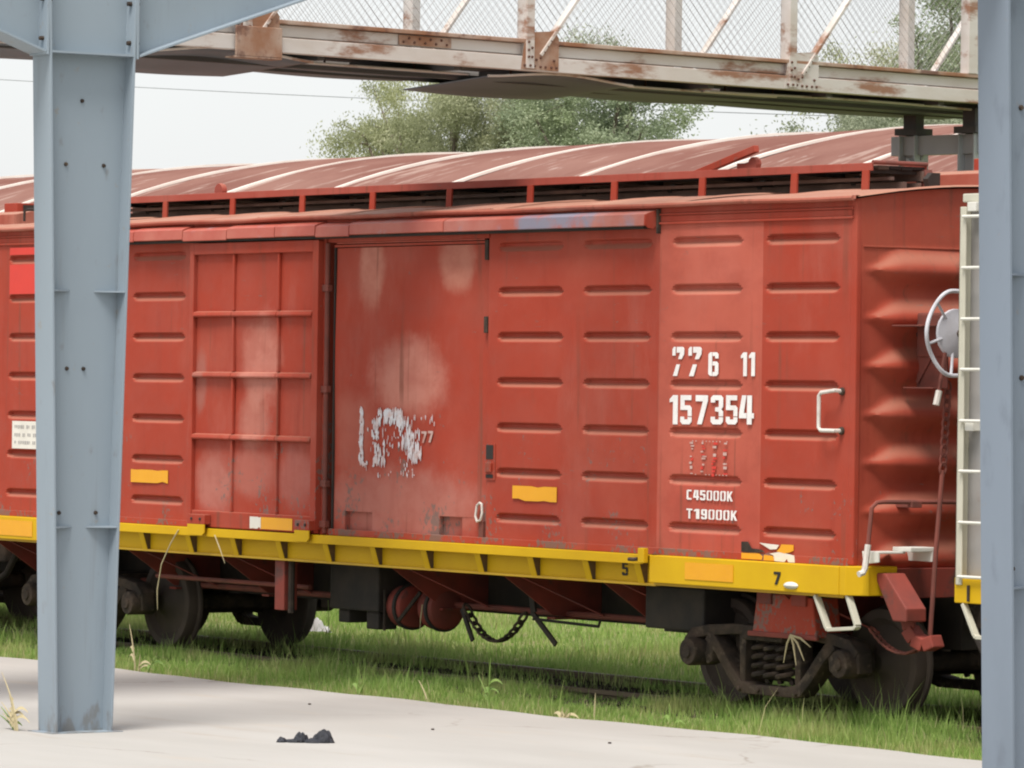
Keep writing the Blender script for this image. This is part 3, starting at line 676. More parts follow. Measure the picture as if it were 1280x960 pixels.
# faded maintenance table: columns of tiny marks in white and red inside a dotted frame
rr = random.Random(12)
bw, br = MB(), MB()
for col_ in range(4):
    xc = -2.035 + .145 * col_
    z = 2.125
    while z > 1.875:
        hh = rr.uniform(.008, .026)
        tgt = br if (rr.random() < (.15, .35, .75, .55)[col_]) else bw
        wd = rr.uniform(.02, .055); xo = rr.uniform(-.015, .015)
        if rr.random() < .78: tgt.box(xc + xo, xc + xo + wd, -.0095, -.0072, z - hh, z)
        z -= hh + rr.uniform(.006, .014)
for k in range(12):
    x = -2.06 + .045 * k
    if rr.random() < .7: bw.box(x, x + .014, -.0095, -.0072, 2.128, 2.137)
    if rr.random() < .7: bw.box(x, x + .014, -.0095, -.0072, 1.862, 1.870)
o = bw.build('stencil_table', 'faint_white', car); o['kind'] = 'stuff'; o = br.build('stencil_table', 'bright_red', car); o['kind'] = 'stuff'
# worn white emblem on the plain door: only streaky flakes are left
rr = random.Random(31); b = MB()
def flake(bm_, xc, zc, w_, h_, y=.0165):
    pts_ = []
    for k in range(7):
        t = 2 * math.pi * k / 7 + rr.uniform(-.3, .3); q = rr.uniform(.6, 1.1)
        pts_.append((xc + w_ * .33 * q * math.cos(t), zc + h_ * .5 * q * math.sin(t)))
    bm_.prism(pts_, 1, y - .0025 - rr.uniform(0, .001), y)
for k in range(46): flake(b, -6.875 + rr.uniform(-.028, .028), 1.86 + rr.uniform(0, .46), rr.uniform(.03, .07), rr.uniform(.04, .10))
for k in range(14): flake(b, rr.uniform(-6.90, -6.78), 1.83 + rr.uniform(0, .03), rr.uniform(.02, .06), rr.uniform(.02, .05))
for k in range(60): flake(b, rr.uniform(-6.62, -6.22), 2.22 + rr.uniform(0, .10), rr.uniform(.02, .07), rr.uniform(.03, .12))
for k in range(30): flake(b, -6.66 + rr.uniform(-.05, .05), rr.uniform(2.08, 2.24), rr.uniform(.02, .05), rr.uniform(.04, .11))
for k in range(34): flake(b, -6.20 + rr.uniform(-.08, .10), rr.uniform(2.0, 2.24), rr.uniform(.012, .04), rr.uniform(.05, .14))
for k in range(44): flake(b, -6.02 + rr.uniform(-.13, .09), rr.uniform(1.90, 2.12), rr.uniform(.012, .045), rr.uniform(.05, .15))
for k in range(46): flake(b, -6.60 + rr.uniform(-.09, .11), 1.86 + abs(rr.gauss(0, .10)), rr.uniform(.015, .05), rr.uniform(.03, .11))
for k in range(60): flake(b, rr.uniform(-6.8, -5.95), rr.uniform(1.72, 2.2), rr.uniform(.008, .025), rr.uniform(.015, .06))
for k in range(9): flake(b, rr.uniform(-6.1, -5.72), 2.21 + rr.uniform(0, .08), rr.uniform(.01, .02), rr.uniform(.03, .09))
em = b.build('worn_emblem', 'emblem', dl); em['kind'] = 'stuff'
glyphs('faint_numeral', 'faint_white', [('7', -5.93, -5.85, 2.05, 2.15), ('7', -5.83, -5.75, 2.055, 2.155)], y=.0165, parent=dl, th=.002)
# grab iron by the corner
MB().tube([(-.115, .0, 2.545), (-.115, -.075, 2.552), (-.27, -.09, 2.535), (-.292, -.092, 2.51), (-.292, -.092, 2.265), (-.27, -.09, 2.243), (-.115, -.075, 2.242), (-.115, 0, 2.242)], .0155, 8).build('grab_iron', 'grabsteel', car, smooth=True)
for z in (2.545, 2.242): MB().lathe([(0, -.022), (.028, -.018), (.032, 0)], (-.115, -.004, z), 1, 10).build('grab_foot', 'truck', car)
# corner stirrup step
for x in (0, -14.55):
    pts_ = [(-.33, -.06, .97), (-.185, -.06, .725), (-.165, -.06, .712), (.155, -.06, .738), (.178, -.06, .76), (.062, -.06, .985)]
    b = MB()
    for p, q in zip(pts_, pts_[1:]): b.beam((p[0] + x, p[1], p[2]), (q[0] + x, q[1], q[2]), .055, .028)
    b.build('stirrup_step', 'cream', car, bev=.004)

# --- roof walkway
LEGX = [-1.102, -2.016, -3.251, -4.492, -5.735, -6.989, -8.238, -9.434, -10.67, -11.916, -13.15]
YW0, YW1 = 1.0, 1.56
walk = MB().box(-13.4, -1.02, YW0 - .006, YW0 + .012, 4.305, 4.368).box(-13.4, -1.02, YW0 + .012, YW0 + .06, 4.356, 4.368).build('walkway_rail', 'rail_red', car, bev=.003)
MB().box(-13.4, -1.02, YW1 - .012, YW1 + .006, 4.305, 4.368).build('walkway_rail', 'rail_red', walk, bev=.003)
for k in range(4):
    y0 = YW0 + .07 + k * .122
    xa = -13.38
    while xa < -1.05:
        xb = min(xa + 2.9, -1.02)
        MB().box(xa, xb - .01, y0, y0 + .112, 4.322 + .004 * math.sin(k * 3 + xa), 4.350).build('walkway_plank', 'dark' if k else 'wood', walk, bev=.004)
        xa += 2.9
for x in LEGX:
    zb = rz(YW0)
    MB().prism([(x - .042, zb - .01), (x + .042, zb - .01), (x + .050, 4.31), (x - .030, 4.31)], 1, YW0 - .014, YW0 + .004).build('walkway_leg', 'red', walk, bev=.002)
    MB().box(x - .03, x + .03, YW0 + .006, YW1 - .01, 4.29, 4.318).build('walkway_bearer', 'dark', walk)
    MB().prism([(x - .04, rz(YW1) - .01), (x + .04, rz(YW1) - .01), (x + .03, 4.31), (x - .03, 4.31)], 1, YW1 - .01, YW1 + .008).build('walkway_leg', 'dark', walk)
    MB().prism([(YW0 + .32, rz(1.3) - .01), (YW0 + .42, rz(1.3) - .01), (YW0 + .42, 4.29), (YW0 + .34, 4.29), (YW0 + .29, 4.24)], 0, x + .36, x + .42).build('walkway_bracket', 'dark', walk)
for (y0, y1, z0, z1) in ((1.30, 1.34, rz(1.3) - .005, 4.225), (1.18, 1.21, 4.235, 4.262), (1.50, 1.52, 4.236, 4.318), (1.46, 1.49, rz(1.46) - .005, 4.222)):
    MB().box(-13.4, -1.0, y0, y1, z0, z1).build('walkway_bar', 'walkbar', walk)
MB().tube([(-1.015, YW0, 4.372), (-1.015, YW1, 4.372)], .018, 8).build('walkway_end_rod', 'rustrod', walk)
MB().prism([(-1.03, rz(1.5) - .01), (-.93, rz(1.5) - .01), (-1.0, 4.33), (-1.05, 4.33)], 1, 1.52, 1.60).build('walkway_foot', 'rustrod', walk)
# roof hatch lever and hinge lugs that stand above the walkway
def roof_lug(x, z=4.37):
    b = MB().box(x - .45, x + .5, 1.62, 1.68, z - .01, z + .025); o = b.build('hatch_bar', 'red', car, bev=.005)
    MB().lathe([(0, -.03), (.075, -.028), (.08, 0), (.075, .028), (0, .03)], (x, 1.65, z + .06), 1, 12).build('hatch_lug', 'rail_red', o, smooth=True)
roof_lug(-11.95)
MB().beam((-4.30, 1.62, 4.35), (-3.32, 1.62, 4.575), .05, .06).build('hatch_lever', 'red', car, bev=.006)
b = MB().box(-3.62, -3.40, 1.64, 1.70, 4.34, 4.46); b.lathe([(0, -.03), (.06, -.028), (.065, 0), (.06, .028), (0, .03)], (-3.41, 1.67, 4.45), 1, 10); b.build('hatch_lug', 'rail_red', car, bev=.005)
# roof grab irons at the far end
MB().tube([(-14.45, .85, 4.16), (-14.45, .85, 4.26), (-14.42, .87, 4.28), (-14.05, 1.1, 4.28)], .014, 7).build('grab_iron', 'dark', car)
# raised roof hatch frame by the right end
MB().prism([(1.62, 4.16), (1.62, 4.29), (1.80, 4.325), (2.30, 4.31), (2.45, 4.25), (2.5, 4.12)], 0, -1.4, -.05).build('roof_hatch', 'roof', car, bev=.008)
MB().box(-.9, -.62, 1.95, 2.3, 4.30, 4.43).build('roof_vent', 'red', car, bev=.006)
MB().box(-.615, -.60, 2.02, 2.24, 4.325, 4.41).build('vent_opening', 'dark', car)

# --- end gear: brake wheel, bracket, chain, rods
bk = MB().prism([(.30, 2.58), (.56, 2.58), (.60, 2.62), (.60, 3.05), (.30, 3.05)], 0, .17, .185)
bk = MB().box(.10, .46, .555, .57, 2.58, 3.05).box(.10, .46, .30, .57, 3.05, 3.062).box(.10, .46, .42, .57, 2.575, 2.585).build('brake_bracket', 'rustrod', car, bev=.004)
MB().beam((.12, .548, 2.62), (.44, .548, 3.02), .02, .03).build('bracket_stay', 'rustrod', bk)
BW = Vector((.50, .615, 3.0))
b = MB(); n_ = 60
pts_ = []
for k in range(n_ + 1):
    t = 2 * math.pi * k / n_; rr_ = .335 + .012 * math.cos(6 * t) ; pts_.append((BW.x + .045 + .012 * math.cos(6 * t), BW.y + rr_ * math.cos(t), BW.z + rr_ * math.sin(t)))
b.tube(pts_, .0165, 8, False)
bwo = b.build('brake_wheel', 'brakewheel', car, smooth=True); tag(bwo, 'pale grey six-spoked hand brake wheel on the car end')
b = MB()
for k in range(6):
    t = math.pi / 3 * k + .26
    b = MB().tube([(BW.x, BW.y + .15 * math.cos(t), BW.z + .15 * math.sin(t)), (BW.x + .04, BW.y + .33 * math.cos(t), BW.z + .33 * math.sin(t))], .012, 6); b.build('spoke', 'brakewheel', bwo, smooth=True)
MB().lathe([(0, .035), (.05, .033), (.13, .02), (.185, .0), (.19, -.02), (.12, -.03), (0, -.03)], tuple(BW), 0, 26).build('wheel_hub', 'brakewheel', bwo, smooth=True)
MB().lathe([(0, .075), (.028, .07), (.03, .03)], tuple(BW), 0, 8).build('hub_nut', 'truck', bwo)
MB().lathe([(.04, -.44), (.04, .0)], tuple(BW), 0, 10).build('wheel_shaft', 'dark', bwo)
MB().box(.12, .44, .53, .72, 2.82, 3.16).build('gear_case', 'rustrod', bwo, bev=.02)
lv = MB().tube([(.5, .50, 2.85), (.5, .47, 2.68), (.5, .445, 2.55)], .016, 7).build('pawl_lever', 'rustrod', car)
MB().tube([(.5, .448, 2.56), (.5, .418, 2.45)], .026, 8).build('lever_grip', 'grabsteel', lv, smooth=True)
def chain(p0, p1, sag, nl, r, name, mat, parent, wire=.011):
    p0, p1 = Vector(p0), Vector(p1); P = []
    for i in range(nl + 1):
        t = i / nl; q = p0.lerp(p1, t); q.z -= sag * 4 * t * (1 - t); P.append(q)
    b = MB()
    for i in range(nl):
        c_ = (P[i] + P[i + 1]) / 2; d = (P[i + 1] - P[i]); ln = d.length * .68; d.normalize()
        side = d.cross(Vector((0, 1, 0)) if i % 2 else Vector((1, 0, .2))).normalized()
        if i % 2: side = side.cross(d)
        ring = []
        for k in range(9):
            t = 2 * math.pi * k / 8; ring.append(c_ + d * ln * math.cos(t) + side * r * math.sin(t))
        b.tube(ring, wire, 5, False)
    return b.build(name, mat, parent, smooth=True)
chain((.40, .62, 2.62), (.40, .575, 1.93), 0, 10, .03, 'brake_chain', 'rustrod', car)
MB().tube([(.40, .575, 1.95), (.42, .50, 1.3), (.44, .44, .69)], .019, 8).build('brake_rod', 'rustrod', car, smooth=True)
# uncoupling lever
ul = MB().tube([(.27, 1.30, 1.70), (.27, .10, 1.705), (.26, .045, 1.70), (.255, .0, 1.66), (.25, -.03, 1.36)], .017, 8).build('uncoupling_lever', 'rustrod', car, smooth=True)
MB().tube([(.25, -.028, 1.38), (.25, -.055, 1.20), (.25, -.075, 1.165), (.25, -.115, 1.155)], .024, 8).build('lever_handle', 'grabsteel', ul, smooth=True)
MB().box(.06, .30, .36, .46, 1.66, 1.71).build('lever_guide', 'rustrod', ul, bev=.005)
# white end step bracket
ws = MB().prism([(.12, 1.225), (.30, 1.245), (.30, 1.325), (.10, 1.325)], 1, .035, .050).box(.10, .30, .05, .30, 1.31, 1.325).build('end_step', 'rung', car, bev=.004)
MB().box(.18, .40, .27, .52, 1.325, 1.36).build('step_pad', 'rung', ws, bev=.006)
MB().box(.10, .40, .48, .50, 1.25, 1.325).build('step_gusset', 'rung', ws)
# coupler pocket and hanger arm seen under the end sill
b = MB(); b.prism([(.16, 1.16), (.30, 1.16), (.56, .90), (.56, .80), (.40, .80)], 1, .10, .30); hb = b.build('hanger_arm', 'red_under', car, bev=.012)
b = MB(); pts_ = [(.38, .25, .86), (.40, .27, .74), (.46, .29, .66), (.56, .31, .62), (.66, .33, .66)]
for p, q in zip(pts_, pts_[1:]): b.beam(p, q, .14, .10)
b.build('hanger_hook', 'red_under', hb, bev=.012)
chain((-.10, .30, .72), (.56, .31, .64), .13, 13, .028, 'safety_chain', 'rustrod', car)
cp = MB().box(-.6, .42, 1.2, 1.5, .70, .93).build('coupler', 'truck', car, bev=.02)
MB().prism([(.42, 1.12), (.56, 1.06), (.74, 1.10), (.78, 1.22), (.66, 1.26), (.62, 1.36), (.72, 1.46), (.66, 1.60), (.42, 1.58)], 2, .66, .95).build('coupler_knuckle', 'truck', cp, bev=.02)
MB().tube([(.3, .95, .78), (.5, .95, .52), (.75, .97, .45), (1.0, .98, .56), (1.25, .97, .8)], .035, 8).build('brake_hose', 'dark', car, smooth=True)

# --- underframe
MB().box(-14.6, -.05, .06, 2.64, 1.155, 1.19).build('floor', 'dark', car)
MB().box(-14.2, -.4, 2.05, 2.12, .50, .80).build('far_rigging', 'dark', car)
MB().box(-14.6, -.0, 1.13, 1.57, .535, 1.15).build('centre_sill', 'dark', car, bev=.01)
cb0 = None
for x in (-13.6, -11.025, -9.36, -6.49, -4.78, -3.34, -.95):
    if cb0 is None:
        cb0 = MB().prism([(.035, 1.15), (.035, .955), (.10, .945), (.62, .60), (1.125, .56), (1.125, 1.15)], 0, x - .008, x + .008).box(x - .06, x + .06, .60, 1.125, .565, .585).build('crossbearer', 'red_under', car); cbx = x
        o = cb0
    else:
        o = cb0.copy(); COL.objects.link(o); o.location.x += x - cbx
    q = MB().prism([(2.665, 1.15), (2.665, .955), (2.60, .945), (2.08, .60), (1.575, .56), (1.575, 1.15)], 0, x - .008, x + .008).build('crossbearer', 'red_under', car)
    MB().beam((x, .11, 1.0), (x + .55, .75, .62), .05, .012).build('crossbearer_stay', 'red_under', car)
MB().tube([(-12.2, .78, .61), (-.9, .78, .61)], .028, 8).build('brake_pipe', 'rustrod', car, smooth=True)
MB().tube([(-10.9, .35, .70), (-8.2, .35, .70)], .022, 8).build('brake_pipe', 'rustrod', car, smooth=True)
# door-post bracket, equipment box, reservoir pair, levers, hanging chain
MB().box(-8.28, -8.12, .02, .16, .50, .95).build('hanger_post', 'red_under', car, bev=.006)
MB().tube([(-8.06, .06, .48), (-8.06, .06, .95)], .03, 8).build('drain_pipe', 'truck', car, smooth=True)
eq = MB().box(-7.95, -7.15, .40, .95, .52, 1.0).build('equipment_box', 'dark', car, bev=.02)
MB().box(-7.88, -7.70, .45, .65, .40, .52).build('valve', 'dark', eq, bev=.015); MB().box(-7.42, -7.22, .45, .65, .36, .52).build('valve', 'dark', eq, bev=.015)
MB().tube([(-7.08, .42, .36), (-7.08, .42, .72)], .014, 6).build('pipe', 'truck', eq)
for k, (x, yc) in enumerate(((-6.98, .50), (-6.60, .58))):
    t_ = MB().lathe([(0, -.15), (.10, -.148), (.165, -.13), (.188, -.09), (.19, .075), (.18, .105), (.15, .122), (.06, .13), (0, .13)], (x, yc + .12, .575), 0, 24).build('air_reservoir', 'red_under', car, smooth=True)
    MB().lathe([(.188, .02), (.208, .024), (.208, .06), (.188, .064)], (x, yc + .12, .575), 0, 24).build('tank_band', 'dark', t_)
MB().beam((-6.63, .50, .72), (-6.85, .42, .46), .02, .03).build('brake_lever', 'truck', car)
MB().beam((-6.05, .55, .60), (-5.88, .55, .33), .02, .045).build('brake_lever', 'dark', car)
MB().beam((-4.98, .50, .98), (-4.92, .52, .62), .03, .05).build('brake_lever', 'dark', car)
MB().beam((-4.95, .52, .62), (-4.62, .54, .36), .02, .045).build('brake_lever', 'dark', car)
chain((-5.95, .52, .63), (-5.05, .52, .60), .27, 13, .036, 'hanging_chain', 'truck', car, wire=.0135)
MB().tube([(-4.9, .50, .565), (-3.95, .50, .545), (-3.93, .50, .60)], .014, 6).build('guard_rod', 'dark', car)
MB().box(-3.10, -2.30, .35, .95, .58, .93).build('equipment_box', 'dark', car, bev=.02)
MB().box(-3.2, -2.1, .62, .80, .54, .60).build('brake_beam_guide', 'dark', car, bev=.01)
# red side-bearing box over the springs
sb = MB().prism([(-1.42, .62), (-.60, .62), (-.66, .93), (-1.36, .95)], 1, .16, .42).build('bearing_box', 'red_lo', car, bev=.015)
for xh in (-1.34, -.90): MB().box(xh, xh + .18, .14, .17, .86, .97).build('box_hinge', 'red_under', sb, bev=.006)
MB().box(-1.46, -.58, .145, .175, .60, .64).build('box_lip', 'red_under', sb, bev=.008)

# --- trucks (sub-parts: wheels, axles, springs, journal boxes)
def truck(x, parent, cy=CY, frame='truck', off=None):
    def T(mb): mb.v = [(p[0] + x, p[1] + cy, p[2]) for p in mb.v]; return mb
    fr = None
    for sg in (-1, 1):
        b = MB(); ya, yb = sorted((sg * .93, sg * 1.09))
        def bar(pts_, th):
            up_, dn_ = [], []
            for k, (px, pz) in enumerate(pts_):
                p0 = pts_[max(k - 1, 0)]; p1 = pts_[min(k + 1, len(pts_) - 1)]
                dx, dz = p1[0] - p0[0], p1[1] - p0[1]; l_ = math.hypot(dx, dz) or 1
                tk_ = th[k] / 2 if isinstance(th, (list, tuple)) else th / 2
                up_.append((px - dz / l_ * tk_, pz + dx / l_ * tk_)); dn_.append((px + dz / l_ * tk_, pz - dx / l_ * tk_))
            b.prism(up_ + dn_[::-1], 1, ya, yb)
        bar([(-1.10, .50), (-1.0, .575), (-.80, .61), (-.45, .635), (0, .64), (.45, .635), (.80, .61), (1.0, .575), (1.10, .50)], [.07, .09, .09, .085, .08, .085, .09, .09, .07])
        for s2 in (-1, 1):
            bar([(s2 * .80, .58), (s2 * .66, .46), (s2 * .50, .29), (s2 * .38, .185), (s2 * .22, .165)], [.12, .10, .10, .10, .09])
            b.prism([(s2 * .32, .20), (s2 * .39, .20), (s2 * .40, .60), (s2 * .31, .60)], 1, ya + .015, yb - .015)
            b.prism([(s2 * .80, .60), (s2 * .85, .40), (s2 * .82, .33), (s2 * .75, .36), (s2 * .72, .60)], 1, ya + .012, yb - .012)
            b.prism([(s2 * 1.12, .52), (s2 * 1.13, .36), (s2 * 1.09, .35), (s2 * 1.07, .52)], 1, ya + .012, yb - .012)
        b.box(-.36, .36, ya + .002, yb - .002, .125, .205)
        if fr is None: fr = T(b).build('truck', frame, parent, bev=.018, smooth=True)
        else: T(b).build('side_frame', frame, fr, bev=.018, smooth=True)
    for sx_ in (-.36, -.12, .12, .36):
        T(MB().lathe([(0, -1.115), (.018, -1.112), (.022, -1.088)], (sx_, 0, .165), 1, 7)).build('frame_bolt', frame, fr)
    for sx_ in (-.62, .62):
        T(MB().beam((sx_, -.92, .66), (sx_ * .93, -.90, .30), .03, .05)).build('brake_hanger', frame, fr, bev=.006)
        T(MB().beam((sx_ * 1.0, -.80, .34), (-sx_ * .2, -.80, .30), .03, .04)).build('brake_rod', frame, fr)
    T(MB().box(-.26, .26, -1.16, 1.16, .56, .68)).build('bolster', frame, fr, bev=.02)
    for sg in (-1, 1):
        for sx_ in (-.155, .0, .155):
            hp_ = []
            for k in range(49):
                t = k / 48; an = t * 2 * math.pi * 4.5
                hp_.append((sx_ + .068 * math.cos(an), sg * 1.03 + .068 * math.sin(an), .235 + .32 * t))
            T(MB().tube(hp_, .021, 6)).build('spring', frame, fr, smooth=True)
        for sx_ in (-.97, .97):
            j = T(MB().lathe([(0, sg * 1.18), (.05, sg * 1.18), (.055, sg * 1.165), (.105, sg * 1.16), (.115, sg * 1.14), (.115, sg * .88)], (sx_, 0, .43), 1, 20)).build('journal_box', frame, fr, smooth=True)
    prof = [(0, -.86), (.075, -.86), (.10, -.835), (.125, -.80), (.20, -.765), (.30, -.755), (.345, -.79), (.352, -.803), (.42, -.803), (.431, -.79), (.437, -.705), (.462, -.690), (.466, -.670), (.455, -.655), (.35, -.66), (.15, -.69), (.10, -.65), (0, -.65)]
    prof = [(r, o + .075) for r, o in prof]
    for sx_ in (-.97, .97):
        for sg in (1, -1):
            T(MB().lathe([(r, o * sg) for r, o in prof], (sx_, 0, .43), 1, 48)).build('wheel', 'wheel', fr, smooth=True)
        T(MB().lathe([(.08, -.66), (.075, 0), (.08, .66)], (sx_, 0, .43), 1, 14)).build('axle', frame, fr, smooth=True)
        T(MB().box(sx_ * .58 - .06, sx_ * .58 + .06, -.75, .75, .30, .42)).build('brake_beam', 'dark', fr)
        for sg in (1, -1): T(MB().box(sx_ * .52 - .05, sx_ * .52 + .05, sg * .74 - .05, sg * .74 + .05, .30, .56)).build('brake_shoe', 'dark', fr, bev=.01)
    return fr
truck(-1.335, car); truck(-12.16, car)

# ------------------------------------------------------------------ second red boxcar coupled at the far left end (same type, without the markings)
car2 = copy_tree(car); car2.location.x -= 15.95
tag(car2, 'second red boxcar coupled beyond the left column, almost wholly hidden', 'boxcar', None)
for ch in list(car2.children):
    if ch.name.split('.')[0] in ('stencil_numeral', 'stencil_text', 'stencil_table', 'sill_numeral', 'touch_up_patch', 'data_plate', 'sticker_scrap'):
        for g_ in list(ch.children): bpy.data.objects.remove(g_)
        bpy.data.objects.remove(ch)
    elif ch.name.startswith('door_leaf'):
        for g_ in list(ch.children):
            if g_.name.split('.')[0] in ('worn_emblem', 'faint_numeral'): bpy.data.objects.remove(g_)

# ------------------------------------------------------------------ grey wagon coupled on the right
wg = thing('wagon', 'grey wagon with cream ladder and yellow sill coupled behind the red boxcar', 'wagon', (7.4, CY, 0))
X0, X1 = 1.33, 13.4
b = MB()
for i in range(13):
    x0 = X0 + (X1 - X0) * i / 13; x1 = X0 + (X1 - X0) * (i + 1) / 13
    dim = []
    xs = [x0 + (x1 - x0) * t / 24 for t in range(25)]; zs = [1.18 + 2.78 * t / 110 for t in range(111)]
    def dd(x, z):
        v = 0
        for k in range(8):
            zc = 3.68 - .375 * k
            for xc in ((x0 + .30, x0 + .64) if i == 0 else (x0 + .46,)):
                q = ((x - xc) / .10) ** 2 + ((z - zc) / .055) ** 2
                if q < 1: v += .035 * (1 - q)
        return v
    if i > 4: xs = [x0, x1]; zs = [1.18, 3.96]
    MB().grid([[(x, .03 + (dd(x, z) if i <= 4 else 0), z) for z in zs] for x in xs]).build('side_panel', 'wagon', wg, smooth=True)
    if i: MB().box(x0 - .03, x0 + .03, .0, .04, 1.18, 3.96).build('side_rib', 'wagon', wg, bev=.006)
MB().box(X0, X1, 2.60, 2.66, 1.18, 3.96).build('far_side', 'wagon', wg)
MB().box(X0 - .02, X0 + .04, .035, 2.6, 1.18, 3.96).build('end_wall', 'wagon', wg)
MB().box(X1 - .04, X1 + .02, .035, 2.6, 1.18, 3.96).build('end_wall', 'wagon', wg)
b = MB().box(X0 - .03, X1, -.02, .06, 3.965, 4.03).box(X0 - .03, X1, 2.6, 2.68, 3.965, 4.03).box(X0 - .03, X0 + .05, .06, 2.6, 3.965, 4.03); b.build('top_rail', 'cream', wg, bev=.01)
MB().prism([(.0, 3.97), (.05, 3.99), (1.35, 4.12), (2.65, 3.99), (2.66, 3.97)], 0, X0, X1).build('roof', 'wagon', wg)
MB().box(X0 - .02, X1, -.06, 2.72, .985, 1.175).build('side_sill', 'yellow', wg, bev=.008)
MB().box(X0 + .14, X0 + .16, -.075, -.061, 1.0, 1.12).build('sill_strap', 'truck', wg)
lad = MB().box(1.335, 1.405, -.075, -.060, 1.12, 3.93).box(1.335, 1.35, -.075, .03, 1.12, 3.93).build('ladder_stile', 'cream', wg, bev=.006)
MB().box(1.80, 1.87, -.075, -.060, 1.12, 3.93).build('ladder_stile', 'cream', lad, bev=.006)
for k, z in enumerate((3.857, 3.476, 3.096, 2.721, 2.340, 1.966, 1.585, 1.182)):
    MB().tube([(1.385, -.088, z), (1.86, -.088, z)], .0125, 7).build('ladder_rung', 'rung', lad, smooth=True)
for z in (3.93, 2.30): MB().box(1.40, 1.50, -.06, .03, z - .035, z + .035).build('ladder_bracket', 'rung', lad, bev=.006)
b = MB()
pts_ = [(1.40, -.04, .98), (1.54, -.04, .75), (1.56, -.04, .738), (1.92, -.04, .738), (1.93, -.04, .98)]
for p, q in zip(pts_, pts_[1:]): b.beam(p, q, .05, .028)
b.build('stirrup_step', 'cream', wg, bev=.004)
MB().box(X0, X1, 1.1, 1.6, .62, .98).build('centre_sill', 'dark', wg)
MB().prism([(3.6, .98), (4.6, .45), (5.6, .45), (6.6, .98)], 1, .5, 2.2).build('hopper_bay', 'wagon', wg)
MB().prism([(8.1, .98), (9.1, .45), (10.1, .45), (11.1, .98)], 1, .5, 2.2).build('hopper_bay', 'wagon', wg)
cp = MB().box(.92, 1.6, 1.2, 1.5, .70, .93).build('coupler', 'truck', wg, bev=.02)
MB().prism([(.92, 1.58), (.82, 1.62), (.76, 1.50), (.84, 1.38), (.80, 1.28), (.84, 1.12), (.92, 1.10)], 2, .66, .95).build('coupler_knuckle', 'truck', cp, bev=.02)
truck(2.75, wg); truck(11.9, wg)

# ------------------------------------------------------------------ slate-blue steel canopy columns
def column(x, y, label, coat):
    c_ = thing('canopy_column', label, 'column', (x, y, -.03), 'canopy columns along the platform', local=True)
    B = .13; tf = .018; tw = .014; H = 6.3
    def hw(z): return .240 + .0245 * z
    web = MB().prism([(-hw(0) + tf, 0), (hw(0) - tf, 0), (hw(H) - tf, H), (-hw(H) + tf, H)], 0, -tw / 2, tw / 2).build('web', coat, c_)
    for sg in (-1, 1):
        p0, p1 = sg * hw(0), sg * hw(H)
        MB().prism([(p0, 0), (p0 - sg * tf, 0), (p1 - sg * tf, H), (p1, H)], 0, -B, B).build('flange', coat, c_, bev=.003)
    for z in (1.50, 3.235):
        for sg in (-1, 1):
            h = hw(z) - tf - .001
            MB().prism([(tw / 2 + .001, sg * h), (B - .006, sg * h), (B - .03, sg * (h - .05)), (tw / 2 + .001, sg * (h - .20))], 2, z, z + .012).build('stiffener', coat, c_)
            MB().prism([(-tw / 2 - .001, sg * h), (-B + .006, sg * h), (-B + .03, sg * (h - .05)), (-tw / 2 - .001, sg * (h - .20))], 2, z, z + .012).build('stiffener', coat, c_)
    for z, ys_ in ((4.64, (-.02,)), (4.17, (-.15, .17)), (2.67, (-.12, .02)), (1.61, (-.17, .14))):
        for yy_ in ys_:
            MB().lathe([(0, .016), (.013, .014), (.016, 0)], (tw / 2, yy_, z), 0, 8).build('bolt', 'truck', c_)
    zk = 4.985
    for sx_ in (-1, 1):
        MB().box(min(sx_ * (tw / 2 + .001), sx_ * B), max(sx_ * (tw / 2 + .001), sx_ * B), -hw(zk) + tf, hw(zk) - tf, zk - .008, zk + .008).build('stiffener', coat, c_)
    # haunched rafters bolted on both sides
    for sg in (-1, 1):
        y0 = sg * (hw(5.2) + .0); zb = 4.99
        ln = 5.2
        k_ = .345
        q = [(y0 + sg * .022, zb), (y0 + sg * ln, zb + k_ * ln), (y0 + sg * ln, zb + k_ * ln + .42), (y0 + sg * .022, zb + .95)]
        rf = MB().prism(q, 0, -tw / 2, tw / 2).build('rafter', coat, c_)
        MB().prism([(y0 + sg * .03, zb + .002), (y0 + sg * ln, zb + k_ * ln), (y0 + sg * ln, zb + k_ * ln - .018), (y0 + sg * .03, zb - .016)], 0, -B, B).build('rafter_flange', coat, rf, bev=.003)
        MB().prism([(y0 + sg * .03, zb + .952), (y0 + sg * ln, zb + k_ * ln + .422), (y0 + sg * ln, zb + k_ * ln + .44), (y0 + sg * .03, zb + .97)], 0, -B, B).build('rafter_flange', coat, rf, bev=.003)
        MB().box(-B, B, min(y0 + sg * .001, y0 + sg * .022), max(y0 + sg * .001, y0 + sg * .022), zb - .03, zb + 1.05).build('end_plate', coat, rf, bev=.003)
        for zz in (zb + .09, zb + .38, zb + .67, zb + .95):
            for sx_ in (-.07, .07):
                MB().lathe([(0, sg * .055), (.016, sg * .052), (.018, sg * .022)], (sx_, y0, zz), 1, 6).build('bolt', 'truck', rf)
                MB().lathe([(0, -sg * .050), (.018, -sg * .046), (.02, -sg * .018)], (sx_, y0, zz), 1, 6).build('bolt', 'truck', rf)
    MB().box(-B - .05, B + .05, -hw(0) - .06, hw(0) + .06, -.03, .006).build('base_plate', coat, c_)
    return c_
column(-2.08, -5.61, 'slate-blue steel column with rafters branching from its top, before the boxcar', 'steel_blue')
column(8.63, -5.66, 'slate-blue steel column at the right edge, before the grey wagon', 'steel_blue_dirty')

